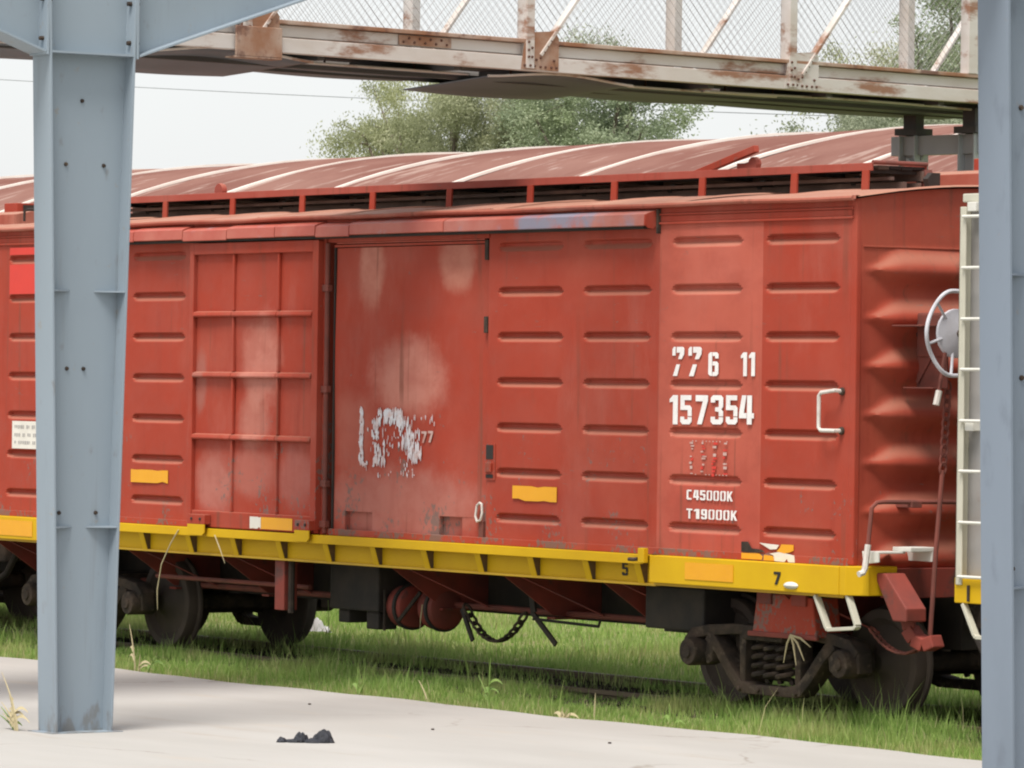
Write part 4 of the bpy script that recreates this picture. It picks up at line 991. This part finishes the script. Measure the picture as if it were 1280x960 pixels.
# ------------------------------------------------------------------ footbridge
bang = math.atan2(.9904, -.138)
fb = thing('footbridge', 'old white rusting lattice footbridge with wire mesh crossing above the boxcar', 'footbridge', (-5.286, -1.927, 0), rotz=bang, local=True)
S0, S1, WB = -7.5, 13.5, 1.50
mains = [-6.9, -3.62, -.33, 2.87, 6.17, 9.40, 12.6]
for tI, t in enumerate((0.0, WB)):
    o_ = -1 if tI == 0 else 1
    MB().box(S0, S1, t - .05, t + .05, 5.30, 5.425).build('bottom_chord', 'bridge', fb, bev=.006)
    MB().box(S0, S1, t - .035 + .03, t + .035 + .03, 5.44, 5.535).build('stringer', 'bridge', fb, bev=.006)
    MB().box(S0, S1, t - .055, t + .065, 5.54, 5.575).build('kerb_rail', 'bridge_rust', fb, bev=.006)
    MB().box(S0, S1, t - .05, t + .05, 6.75, 6.86).build('top_chord', 'bridge', fb, bev=.006)
    for k, sm_ in enumerate(mains):
        ps = MB().box(sm_ - .075, sm_ + .02, t - .065, t - .052, 5.32, 6.76).box(sm_ + .004, sm_ + .02, t - .052, t + .06, 5.32, 6.76).box(sm_ - .075, sm_ - .06, t - .052, t + .06, 5.32, 6.76).build('post', 'bridge', fb, bev=.004)
        gp = MB().prism([(sm_ - .13, 5.31), (sm_ + .32, 5.31), (sm_ + .32, 5.60), (sm_ + .27, 5.66), (sm_ + .03, 5.64), (sm_ - .09, 5.55)], 1, t - .051, t - .0505 + .004 - .008).build('gusset_plate', 'bridge_rust' if k != 4 else 'bridge', fb)
        b = MB(); rr = random.Random(k + 10 * tI)
        for (px, pz) in [(-.09, 5.345), (-.03, 5.345), (.03, 5.345), (.10, 5.34), (.16, 5.34), (.23, 5.34), (.29, 5.34), (-.05, 5.42), (-.01, 5.42), (-.05, 5.48), (-.01, 5.50), (-.05, 5.55), (.10, 5.42), (.14, 5.47), (.18, 5.52), (.22, 5.57), (.05, 5.40), (.26, 5.40)]:
            b.lathe([(0, -.014), (.010, -.011), (.013, 0)], (sm_ + px, t - .066 if -.075 < px < .02 else t - .056, pz), 1, 7)
        b.build('rivets', 'rivet', gp)
        if k < len(mains) - 1:
            MB().beam((sm_ + .10, t - .03, 5.44), (sm_ + 1.25, t - .03, 6.78), .03, .075, (0, 1, 0)).build('diagonal', 'bridge', fb, bev=.004)
    if tI == 0:
        MB().box(8.55, 8.68, t - .06, t + .05, 5.576, 6.76).build('post', 'bridge', fb, bev=.005)
    # chain-link infill
    b = MB(); p_ = .092; z0, z1 = 5.58, 6.75; hgt = z1 - z0
    s_ = S0 - hgt
    while s_ < S1:
        for dr in (1, -1):
            a0, a1 = (s_, s_ + hgt) if dr > 0 else (s_ + hgt, s_)
            sA, zA, sB, zB = a0, z0, a1, z1
            lo, hi = max(min(a0, a1), S0), min(max(a0, a1), S1)
            if hi - lo < .02: continue
            f_ = lambda s__: z0 + (z1 - z0) * (s__ - a0) / (a1 - a0)
            b.tube([(lo, t + .05 + .004 * dr, f_(lo)), (hi, t + .05 + .004 * dr, f_(hi))], .0019, 3, False)
        s_ += p_
    b.build('wire_mesh', 'wire', fb, fixn=False)
# splice plate wrapped in rusty sheet on the near chord and the riveted splice strip
MB().box(-.50, .0, -.082, -.068, 5.25, 5.50).box(-.50, .0, -.082, .06, 5.235, 5.249).build('wrap_plate', 'bridge_rust', fb, bev=.006)
spl = MB().box(1.35, 1.95, -.020, -.008, 5.445, 5.53).build('splice_strip', 'bridge_rust', fb)
b = MB()
for k in range(9): b.lathe([(0, -.012), (.010, -.01), (.012, 0)], (1.40 + .062 * k, -.020, 5.47 + .035 * (k % 2)), 1, 7)
b.build('rivets', 'rivet', spl)
# deck and cross beams
sS = S0
while sS < S1 - .2:
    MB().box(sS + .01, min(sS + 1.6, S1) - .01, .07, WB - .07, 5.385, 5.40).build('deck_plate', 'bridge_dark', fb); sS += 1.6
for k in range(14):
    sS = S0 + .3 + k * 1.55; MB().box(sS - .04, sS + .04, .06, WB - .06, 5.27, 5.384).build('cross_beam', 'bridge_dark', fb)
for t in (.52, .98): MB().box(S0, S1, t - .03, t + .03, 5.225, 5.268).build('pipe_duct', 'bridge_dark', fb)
# bent sheets hung under the deck over the track
def hung(s0, s1, bow, t0, t1, zn, zf, seed):
    rr = random.Random(seed); P = []
    for i in range(25):
        u = i / 24; s_ = s0 + (s1 - s0) * u
        arch = bow * math.sin(math.pi * u) ** 1.5
        row = []
        for j in range(7):
            v = j / 6; t = t0 + (t1 - t0) * v
            row.append((s_ + .12 * v, t, zn + (zf - zn) * v + arch * (1 - v) - .02 * math.sin(3 * u) * v))
        P.append(row)
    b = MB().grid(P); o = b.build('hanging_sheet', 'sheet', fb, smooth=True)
    md = o.modifiers.new('thick', 'SOLIDIFY'); md.thickness = .008; md.offset = 1
    MB().tube([(p[0][0], p[0][1], p[0][2] + .004) for p in P], .012, 6).build('sheet_edge', 'bridge', o, smooth=True)
    for u in (6, 18): MB().tube([P[u][1], (P[u][1][0], P[u][1][1], 5.386)], .010, 6).build('hanger', 'rivet', o)
hung(-1.35, .45, .07, .05, 1.38, 5.245, 5.185, 1)
hung(.45, 2.5, .0, .35, 1.38, 5.262, 5.25, 2)
hung(2.45, 4.2, .055, .05, 1.3, 5.235, 5.165, 3)
hung(4.25, 6.3, .0, .30, 1.38, 5.25, 5.225, 4)
hung(5.3, 9.6, .02, .25, 1.38, 5.25, 5.235, 5)
hung(-4.6, -1.4, .0, .3, 1.38, 5.25, 5.22, 6)
# piers
for sp in (9.0, -7.0):
    for t in (.28, 1.05):
        lg = MB()
        lg.box(sp - .10, sp + .10, t - .105, t - .09, -.12, 5.03).box(sp - .10, sp + .10, t + .09, t + .105, -.12, 5.03).box(sp - .008, sp + .008, t - .09, t + .09, -.12, 5.03)
        lgo = lg.build('pier_leg', 'pier', fb)
        MB().prism([(t + .106, 4.98), (t + .25, 4.98), (t + .106, 4.78)], 0, sp - .01, sp + .01).build('knee_plate', 'pier', lgo)
        MB().prism([(t - .106, 4.98), (t - .25, 4.98), (t - .106, 4.78)], 0, sp - .01, sp + .01).build('knee_plate', 'pier', lgo)
        MB().box(sp - .12, sp + .12, t - .14, t + .14, 5.035, 5.10).box(sp - .06, sp + .06, t - .08, t + .08, 5.10, 5.27).build('bearing_block', 'bridge_dark', lgo)
    MB().box(sp - .05, sp + .05, .13, 1.30, 4.84, 5.028).build('pier_beam', 'pier', fb, bev=.006)
    MB().beam((sp - .12, 1.0, 4.80), (sp - .12, .2, 4.32), .02, .07, (1, 0, 0)).build('pier_brace', 'pier', fb)
    MB().box(sp - .13, sp - .11, .1, 1.2, 4.20, 4.28).build('pier_brace', 'pier', fb)

# ------------------------------------------------------------------ long shed with barrel roof behind the train
sh = thing('shed', 'long shed with rusted red barrel roof and pale ribs behind the boxcar', 'shed', (-45, 25, 0))
AY, AZ, HS, RISE = 25.0, 6.55, 6.2, 1.25
Rr = (HS * HS + RISE * RISE) / (2 * RISE)
def shz(y): return AZ - Rr + math.sqrt(max(Rr * Rr - (y - AY) ** 2, 0))
ribs = [-31.11 - 3.41 * k for k in range(-6, 16)]
for i, xr in enumerate(ribs):
    xa, xb = xr - 3.41 + .0, xr
    P = []
    nxx = 34
    for k in range(nxx + 1):
        x = xa + (xb - xa) * k / nxx
        cz = .018 * (1 if k % 2 else -1)
        P.append([(x, AY - HS + 2 * HS * j / 26, shz(AY - HS + 2 * HS * j / 26) + cz + .015 * math.sin(x * .8 + j * .5)) for j in range(27)])
    MB().grid(P).build('roof_sheet', 'shed_roof', sh, smooth=True, fixn=False)
    P = []
    for j in range(27):
        y = AY - HS + 2 * HS * j / 26; z = shz(y)
        P.append([(xr - .06, y, z + .01), (xr - .05, y, z + .05), (xr + .05, y, z + .05), (xr + .06, y, z + .01)])
    MB().grid(P).build('roof_rib', 'shed_rib', sh, fixn=False)
MB().box(ribs[-1] - 3.4, ribs[0], AY - HS + .3, AY - HS + .5, -.2, shz(AY - HS + .4) - .05).build('wall', 'shed_wall', sh)
MB().box(ribs[-1] - 3.4, ribs[0], AY + HS - .5, AY + HS - .3, -.2, shz(AY - HS + .4) - .05).build('wall', 'shed_wall', sh)
for x in (ribs[-1] - 3.3, ribs[0] - .2):
    MB().prism([(AY - HS + .5, -.2)] + [(AY - HS + .5 + (2 * HS - 1) * j / 20, shz(AY - HS + .5 + (2 * HS - 1) * j / 20) - .06) for j in range(21)] + [(AY + HS - .5, -.2)], 0, x, x + .15).build('gable_wall', 'shed_wall', sh)
MB().lathe([(.10, 0), (.10, .14), (.17, .15), (.20, .24), (.15, .33), (0, .37)], (-56.9, 25.2, 6.52), 2, 14).build('roof_vent', 'pier', sh, smooth=True)

# ------------------------------------------------------------------ trees
def tree(name, label, base, h, crown, mat, seed, nl, leaf=(.105, .018), droop=.6, tr=.28, bare=0):
    """crown: list of (dx, dy, z, rx, rz) foliage masses"""
    rg = np.random.default_rng(seed); rr = random.Random(seed)
    t = thing(name, label, 'tree', (base[0], base[1], -.05), 'trees behind the shed', local=True)
    b = MB(); z1 = h * .45
    b.tube([(0, 0, -.1), (.08, .05, h * .15), (-.05, .1, h * .3), (.1, 0, z1)], [tr, tr * .85, tr * .72, tr * .6], 9)
    tips = []
    for (dx, dy, cz, rx, rz_) in crown:
        n_ = max(3, int(rx * 2.2))
        for k in range(n_):
            an = rr.uniform(0, 6.28); q = rr.uniform(.3, .9)
            tip = Vector((dx + rx * q * math.cos(an), dy + rx * q * math.sin(an), cz + rz_ * rr.uniform(-.5, .75)))
            st = Vector((rr.uniform(-.1, .1), rr.uniform(-.1, .1), z1 * rr.uniform(.75, 1.0)))
            mid = st.lerp(tip, .5) + Vector((rr.uniform(-.4, .4), rr.uniform(-.4, .4), rr.uniform(.0, .7)))
            r0 = tr * rr.uniform(.34, .58)
            b.tube([st, st.lerp(mid, .6) + Vector((0, 0, .1)), mid, mid.lerp(tip, .6), tip], [r0, r0 * .8, r0 * .6, r0 * .38, r0 * .14], 6, False)
            tips.append(tip)
            for _ in range(3):
                tw_ = mid.lerp(tip, rr.uniform(.3, 1)); e = tw_ + Vector((rr.uniform(-.8, .8), rr.uniform(-.8, .8), rr.uniform(-.3, .7)))
                b.tube([tw_, e], [r0 * .25, r0 * .07], 5, False)
                tips.append(e)
    b.build('trunk', 'bark', t, smooth=True, off=(0, 0, 0))
    # leaf clumps hung round twig tips and spread unevenly through each mass
    cent = []; rad = []
    vol = np.array([c_[3] ** 2 * c_[4] for c_ in crown]); vol = vol / vol.sum()
    ncl = int(nl / 560)
    for (c_, f_) in zip(crown, vol):
        for k in range(max(6, int(ncl * f_))):
            d = rg.normal(size=3); d /= np.linalg.norm(d); q = rg.uniform(.35, 1.02) ** .7
            cent.append((c_[0] + d[0] * q * c_[3], c_[1] + d[1] * q * c_[3], c_[2] + d[2] * q * c_[4])); rad.append(rg.uniform(.2, .72))
    for tp in tips: cent.append(tuple(tp)); rad.append(rg.uniform(.25, .5))
    cent = np.array(cent); rad = np.array(rad); wgt = rad ** 2; wgt /= wgt.sum()
    idx = rg.choice(len(cent), nl, p=wgt)
    pos = cent[idx] + rg.normal(size=(nl, 3)) * rad[idx][:, None] * np.array([.5, .5, .42])
    d = rg.normal(size=(nl, 3)); d[:, 2] = -abs(d[:, 2]) * droop * 2 - droop * .6; d /= np.linalg.norm(d, axis=1)[:, None]
    sd2 = np.cross(d, rg.normal(size=(nl, 3))); sd2 /= np.linalg.norm(sd2, axis=1)[:, None]
    L = leaf[0] * rg.uniform(.6, 1.3, nl)[:, None]; Wd = leaf[1] * rg.uniform(.7, 1.4, nl)[:, None]
    v = np.stack([pos, pos + d * L * .5 + sd2 * Wd, pos + d * L, pos + d * L * .5 - sd2 * Wd], 1).reshape(-1, 3)
    clt = rg.uniform(0, 1, len(cent))
    tint = np.repeat(np.clip(clt[idx] * .65 + rg.uniform(0, .4, nl), 0, 1), 4)
    fast_mesh('crown', v, 4, np.arange(nl * 4), mat, tint, t)
    return t
tree('eucalyptus_tree', 'loose olive-green tree, leftmost of the tall trees behind the shed', (-86.9, 55), 12, [(-2.2, 0, 8.6, 2.2, 2.0), (.4, .4, 9.8, 2.6, 2.3), (2.4, -.3, 8.2, 2.4, 2.2), (-3.3, .3, 10.3, 1.1, 1.3), (0, 0, 7.0, 2.8, 1.4), (2.6, .2, 10.6, 1.9, 1.7)], 'leaf_olive', 11, 130000)
tree('eucalyptus_tree', 'grey-green tree with bare limbs, middle of the tall trees behind the shed', (-82.3, 56), 12, [(-1.5, 0, 9.2, 2.2, 2.4), (1.2, .3, 8.4, 2.2, 2.2), (.2, 0, 11.0, 2.0, 1.6), (0, 0, 7.0, 2.7, 1.3)], 'leaf_grey', 12, 64000)
tree('broadleaf_tree', 'dense green tree behind the shed, right of the grey-green one', (-77.9, 54), 11.5, [(-1.8, 0, 8.6, 2.1, 2.2), (.8, .3, 9.6, 2.0, 1.9), (1.8, 0, 8.0, 1.9, 1.7), (-.4, 0, 10.8, 1.8, 1.2), (0, 0, 6.9, 2.6, 1.2)], 'leaf_green', 13, 78000, leaf=(.095, .024), droop=.25)
tree('broadleaf_tree', 'low green tree showing under the footbridge right of the sky gap', (-65.2, 52), 9.5, [(-1.8, 0, 7.7, 1.7, 1.1), (.2, .3, 8.2, 2.0, 1.3), (2.4, 0, 8.0, 2.0, 1.4), (4.4, .2, 7.8, 1.9, 1.4)], 'leaf_grey', 14, 60000, leaf=(.095, .023), droop=.3)
tree('eucalyptus_tree', 'tree with rounded pale crown seen through the footbridge mesh', (-73.4, 60), 12.5, [(-.3, 0, 10.4, 1.9, 1.5), (1.5, 0, 9.4, 1.9, 1.6), (3.2, 0, 9.0, 1.6, 1.5)], 'leaf_olive', 15, 40000)
tree('broadleaf_tree', 'tall dark green tree behind the mesh at the right post of the footbridge', (-68.3, 58), 13.5, [(-.2, 0, 10.6, 2.0, 2.0), (1.6, 0, 11.4, 2.2, 2.2), (.6, 0, 8.6, 2.6, 1.8), (3.6, 0, 10, 2.2, 2.2)], 'leaf_green', 16, 64000, leaf=(.095, .024), droop=.3)
tree('broadleaf_tree', 'small distant treetop peeping over the shed roof at the left', (-103.5, 66), 8.9, [(0, 0, 8.1, .75, .85), (.8, 0, 7.7, .9, .5)], 'leaf_green', 17, 9000, leaf=(.18, .06), droop=.3)

# ------------------------------------------------------------------ overhead wire
for k, (p, q) in enumerate((((-190, 60, 17.6), (-30, 60, 6.7)),)):
    P = [Vector(p).lerp(Vector(q), i / 40) for i in range(41)]
    P = [(v.x, v.y, v.z - 1.0 * 4 * (i / 40) * (1 - i / 40) + 1.0) for i, v in enumerate(P)]
    o = MB().tube(P, .012, 5).build('overhead_wire', 'powerline', smooth=True)
    tag(o, 'thin overhead wire crossing the white sky behind the trees', 'wire')

# ------------------------------------------------------------------ grass
def blades(name, n, xr, yr, hr, wr, dens=None, seed=1, lean=.5):
    rg = np.random.default_rng(seed)
    x = rg.uniform(*xr, n); y = rg.uniform(*yr, n)
    if dens is not None:
        keep = rg.uniform(0, 1, n) < dens(x, y); x, y = x[keep], y[keep]; n = len(x)
    gzv = np.array([gz(a, c_) for a, c_ in zip(x, y)]) if n < 400000 else np.full(n, G0)
    patch = .5 + .5 * np.sin(x * .9 + 2.2 * np.sin(y * .8 + 1)) * np.cos(y * 1.3 + .7 * np.sin(x * 2.1))
    clump = .5 + .5 * np.sin(x * 2.3 + 1.1 * np.sin(y * 1.9)) * np.sin(y * 2.7 + .8 * np.sin(x * 1.4))
    tall = .5 + .65 * clump + .5 * patch ** 2
    h = rg.uniform(*hr, n) * tall * np.where((y > .2) & (y < 2.3), 1.15, 1.0) * (1 + 1.2 * (rg.uniform(0, 1, n) > .985)) * (1 + .5 * (rg.uniform(0, 1, n) > .95))
    w_ = rg.uniform(*wr, n); an = rg.uniform(0, 2 * np.pi, n); ln = rg.uniform(.1, lean, n) * h
    wa = rg.uniform(0, np.pi, n)
    base = np.stack([x, y, gzv - .01], 1); sd2 = np.stack([np.cos(wa), np.sin(wa), np.zeros(n)], 1) * w_[:, None]
    ld = np.stack([np.cos(an), np.sin(an), np.zeros(n)], 1)
    mid = base + ld * (ln * .35)[:, None] + np.array([0, 0, 1]) * (h * .6)[:, None]
    tip = base + ld * ln[:, None] + np.array([0, 0, 1]) * h[:, None]
    v = np.stack([base - sd2, base + sd2, mid + sd2 * .7, tip, mid - sd2 * .7], 1).reshape(-1, 3)
    i0 = np.arange(n) * 5
    idx = np.stack([i0, i0 + 1, i0 + 2, i0, i0 + 2, i0 + 4, i0 + 4, i0 + 2, i0 + 3], 1).ravel()
    dry = (rg.uniform(0, 1, n) < .08 + .34 * np.clip((-.62 - y) * 1.9, 0, 1))
    t = np.clip(rg.uniform(.0, .55, n) + .18 * clump, 0, .7); t = np.where(dry, rg.uniform(.8, 1, n), t)
    return fast_mesh(name, v, 3, idx, 'grass', np.repeat(t, 5))
def edge_y(x):
    y = -1.27 + .10 * np.sin(x * .31) + .05 * np.sin(x * 1.3 + 1)
    return np.where(x < -6, y - .028 * np.minimum(-6 - x, 9), y)
pat = lambda x, y: .5 + .5 * np.sin(x * 1.7 + 1.9 * np.sin(y * 2.3 + .4 * x)) * np.sin(y * 3.1 + 1.3 * np.sin(x * .9))
near_d = lambda x, y: np.clip(.35 + 1.1 * pat(x, y), 0, 1) * np.where(y > edge_y(x) + .01, 1.0, 0.0) * np.where((y > .45) & (y < 2.5), .09, 1.0)  # blades thinned over the track bed so its painted shade shows
gA = blades('grass', 200000, (-24, 3.5), (-1.6, 3.2), (.045, .115), (.0022, .0042), near_d, 3)
tag(gA, 'short green grass with dry blades between the pavement and the rails', 'grass', kind='stuff')
gB = blades('grass', 110000, (-34, 3), (3.2, 13.5), (.06, .13), (.004, .007), lambda x, y: np.where((x < 3 - (y - 3) * .9) & (x > -22 - (y - 3) * 1.4), 1.0, 0.0), 4)
tag(gB, 'sunlit green grass on the open ground beyond the boxcar', 'grass', kind='stuff')

gC = blades('grass', 36000, (-24, 14), (.24, .58), (.08, .15), (.0024, .0045), lambda x, y: np.clip(pat(x, y) * 2.2 - .2, .4, 1), 5)
tag(gC, 'taller grass tufts along the nearer rail under the boxcar', 'grass', kind='stuff')
gD = blades('grass', 60000, (-28, 14), (1.66, 2.9), (.09, .17), (.0026, .0048), lambda x, y: np.clip(pat(x * .8 + 3, y * .5) * 2.0 - .15, .15, 1), 6)
tag(gD, 'taller grass tufts along the far side of the track', 'grass', kind='stuff')

gE = blades('grass', 70000, (3.4, 16), (-1.6, 9), (.05, .12), (.003, .006), near_d, 7)
tag(gE, 'short green grass beside and under the grey wagon', 'grass', kind='stuff')

# ------------------------------------------------------------------ weeds, straws, litter
def weed(label, x, y, z, stems, mat='weed', leafn=2, seed=0):
    rr = random.Random(seed)
    t = thing('weed', label, 'weed', (x, y, z), 'tall weeds at the pavement edge', local=True)
    for (dx, dy, h, lean) in stems:
        P = [(dx + lean * (k / 6) ** 1.6, dy, h * k / 6) for k in range(7)]
        MB().tube(P, [.009, .0085, .008, .007, .006, .0045, .002], 5).build('stem', mat, t, off=(0, 0, 0))
        for k in range(leafn):
            q = P[2 + k]; sg = rr.choice((-1, 1)); ll = rr.uniform(.10, .20)
            b = MB(); pr = []
            for j in range(6):
                u = j / 5; pr.append((Vector((q[0] + sg * ll * u, q[1] + .03 * u, q[2] + ll * (.9 * u - .9 * u * u) )), .019 * (1 - u) + .002))
            b.add([p + Vector((0, .5, .86)) * w_ for p, w_ in pr] + [p - Vector((0, .5, .86)) * w_ for p, w_ in pr], [(i, i + 1, i + 7, i + 6) for i in range(5)])
            b.build('leaf', mat, t, off=(0, 0, 0), fixn=False)
    return t
weed('tall weed with a dry seed stalk at the pavement edge under the left wheels', -8.75, -1.15, G0, [(0, 0, .46, -.12), (.06, 0, .20, .02)], 'straw', 2, 1)
weed('bent pale green weed leaning right beside the seed-stalk weed', -8.55, -1.15, G0, [(0, 0, .22, .22)], 'weed', 2, 2)
weed('small forked weed at the pavement edge left of the taller upright blade', -5.15, -1.12, G0, [(0, 0, .28, .0), (.02, 0, .20, .14)], 'weed', 1, 3)
weed('upright green weed with one drooping blade, in front of the hanging chain', -3.75, -.75, G0, [(0, 0, .42, .015), (.0, 0, .27, -.16)], 'weed', 2, 4)
weed('dry tuft on the pavement edge in front of the numbered panel', -2.1, -1.18, G0, [(0, 0, .12, .06), (.03, 0, .10, -.05), (-.03, 0, .13, .02), (.05, 0, .09, .05)], 'straw', 1, 5)
weed('light green blade tuft in front of the right wheel', -1.2, -.8, G0, [(0, 0, .20, -.02), (.03, 0, .15, .05)], 'weed', 1, 6)
weed('grass tuft with arching dry blades at the foot of the left column', -2.32, -5.98, -.03, [(0, 0, .20, -.22), (.0, 0, .26, -.10), (.0, 0, .12, -.2), (.03, 0, .42, -.25)], 'straw', 2, 7)
weed('green blades on the pavement beside the left column foot', -2.40, -5.95, -.03, [(0, 0, .16, -.2), (.0, 0, .10, -.22)], 'weed', 1, 8)
weed('thin yellow blade leaning in the grass below the brake levers', -4.35, -.95, G0, [(0, 0, .20, -.14)], 'straw', 0, 9)
weed('dry upright stalk at the pavement edge below the painted 5', -2.0, -.95, G0, [(0, 0, .24, .01)], 'straw', 0, 10)
def straw(label, pts_, r=.006):
    o = MB().tube(pts_, [r] * (len(pts_) - 1) + [r * .3], 5).build('straw', 'straw', smooth=True); return tag(o, label, 'straw', 'dry straws caught on the boxcar')
straw('long dry straw hanging from the sill ledge over the left wheel', [(-9.75, -.115, 1.175), (-9.85, -.135, 1.05), (-9.98, -.155, .85), (-10.06, -.15, .6), (-10.05, -.15, .42)])
straw('short dry straw poking down from the sill under the sliding door', [(-9.05, -.15, 1.15), (-8.95, -.155, 1.03), (-8.86, -.155, .90)])
for k, (dx, dz) in enumerate(((.10, -.20), (.20, -.16), (-.06, -.19), (.28, -.05))):
    straw(('longest', 'second longest', 'leftmost', 'flattest')[k] + ' dry blade of the bunch caught under the red bearing box', [(-.90, .14, .63), (-.90 + dx * .5, .13, .63 + dz * .35), (-.90 + dx, .12, .60 + dz)], .010)
straw('pale straw dangling below the round brake cylinder', [(-6.45, .40, .62), (-6.46, .39, .5), (-6.47, .39, .36)])
# crumpled black rag on the pavement
rg_ = random.Random(8)
b = MB(); nU, nV = 130, 52; P = []
lumps = [(.135, .0, .066, .092), (.09, .03, .05, .066), (.185, -.02, .03, .03), (-.03, .0, .056, .072), (-.055, .025, .04, .05), (-.165, -.01, .036, .040), (-.12, .012, .04, .022), (.06, -.01, .07, .034), (-.075, .0, .055, .026)]
for i in range(nU):
    x = -.21 + .43 * i / (nU - 1); row = []
    for j in range(nV):
        y = -.085 + .17 * j / (nV - 1)
        h_ = .0
        for (lx, ly, lr, lh) in lumps:
            q = ((x - lx) / lr) ** 2 + ((y - ly) / (lr * 1.05)) ** 2
            if q < 1: h_ = max(h_, lh * math.sqrt(1 - q))
        fold = abs(math.sin(38 * x + 55 * y + 3 * math.sin(30 * x))) ** .6
        h_ *= .72 + .34 * fold + .06 * math.sin(95 * x - 70 * y)
        row.append((x + .006 * math.sin(50 * y), y, max(.003, h_)))
    P.append(row)
P = [[p for p in row] for row in P]
b.grid(P)
keep = []
for q in b.f:
    if max(b.v[k][2] for k in q) > .0035: keep.append(q)
b.f = keep
o = b.build('rag', 'rag', smooth=True); o.location = (-.43, -4.66, -.03); o.rotation_euler.z = R(55)
o.modifiers.new('thick', 'SOLIDIFY').thickness = .004
tag(o, 'crumpled black rag lying on the pale pavement', 'rag')
# scrap of white plastic in the grass
b = MB(); P = []
for i in range(16):
    row = []
    for j in range(12):
        u, v = i / 15, j / 11
        row.append((-.13 + .26 * u, -.1 + .2 * v, .10 * math.sin(math.pi * u) * math.sin(math.pi * v) * (1 + .4 * math.sin(9 * u + 7 * v)) + .03 * math.sin(15 * u) * math.sin(12 * v) + .03))
    P.append(row)
b.grid(P); o = b.build('plastic_bag', 'bag', smooth=True); o.location = (-13.9, 4.1, G0 + .03); o.rotation_euler.z = R(40)
tag(o, 'crumpled white plastic bag in the grass beyond the boxcar', 'bag')
# a few pebbles on the pavement
for k, (x, y, lab) in enumerate(((-7.3, -2.3, 'dark pebble on the pavement right of the left column'), (-3.9, -2.4, 'dark pebble on the pavement above the rag'), (-1.1, -3.1, 'flat brown pebble on the pavement right of the rag'), (.6, -2.7, 'small brown chip on the pavement in front of the wheels'))):
    b = MB().lathe([(0, .0), (.013, .001), (.017, .006), (.011, .011), (0, .012)], (0, 0, 0), 2, 8)
    b.v = [(px * (1 + .2 * math.sin(k + i)), py * .8, pz) for i, (px, py, pz) in enumerate(b.v)]
    o = b.build('pebble', 'truck', smooth=True); o.location = (x, y, -.030); tag(o, lab, 'pebble', 'pebbles on the pavement')
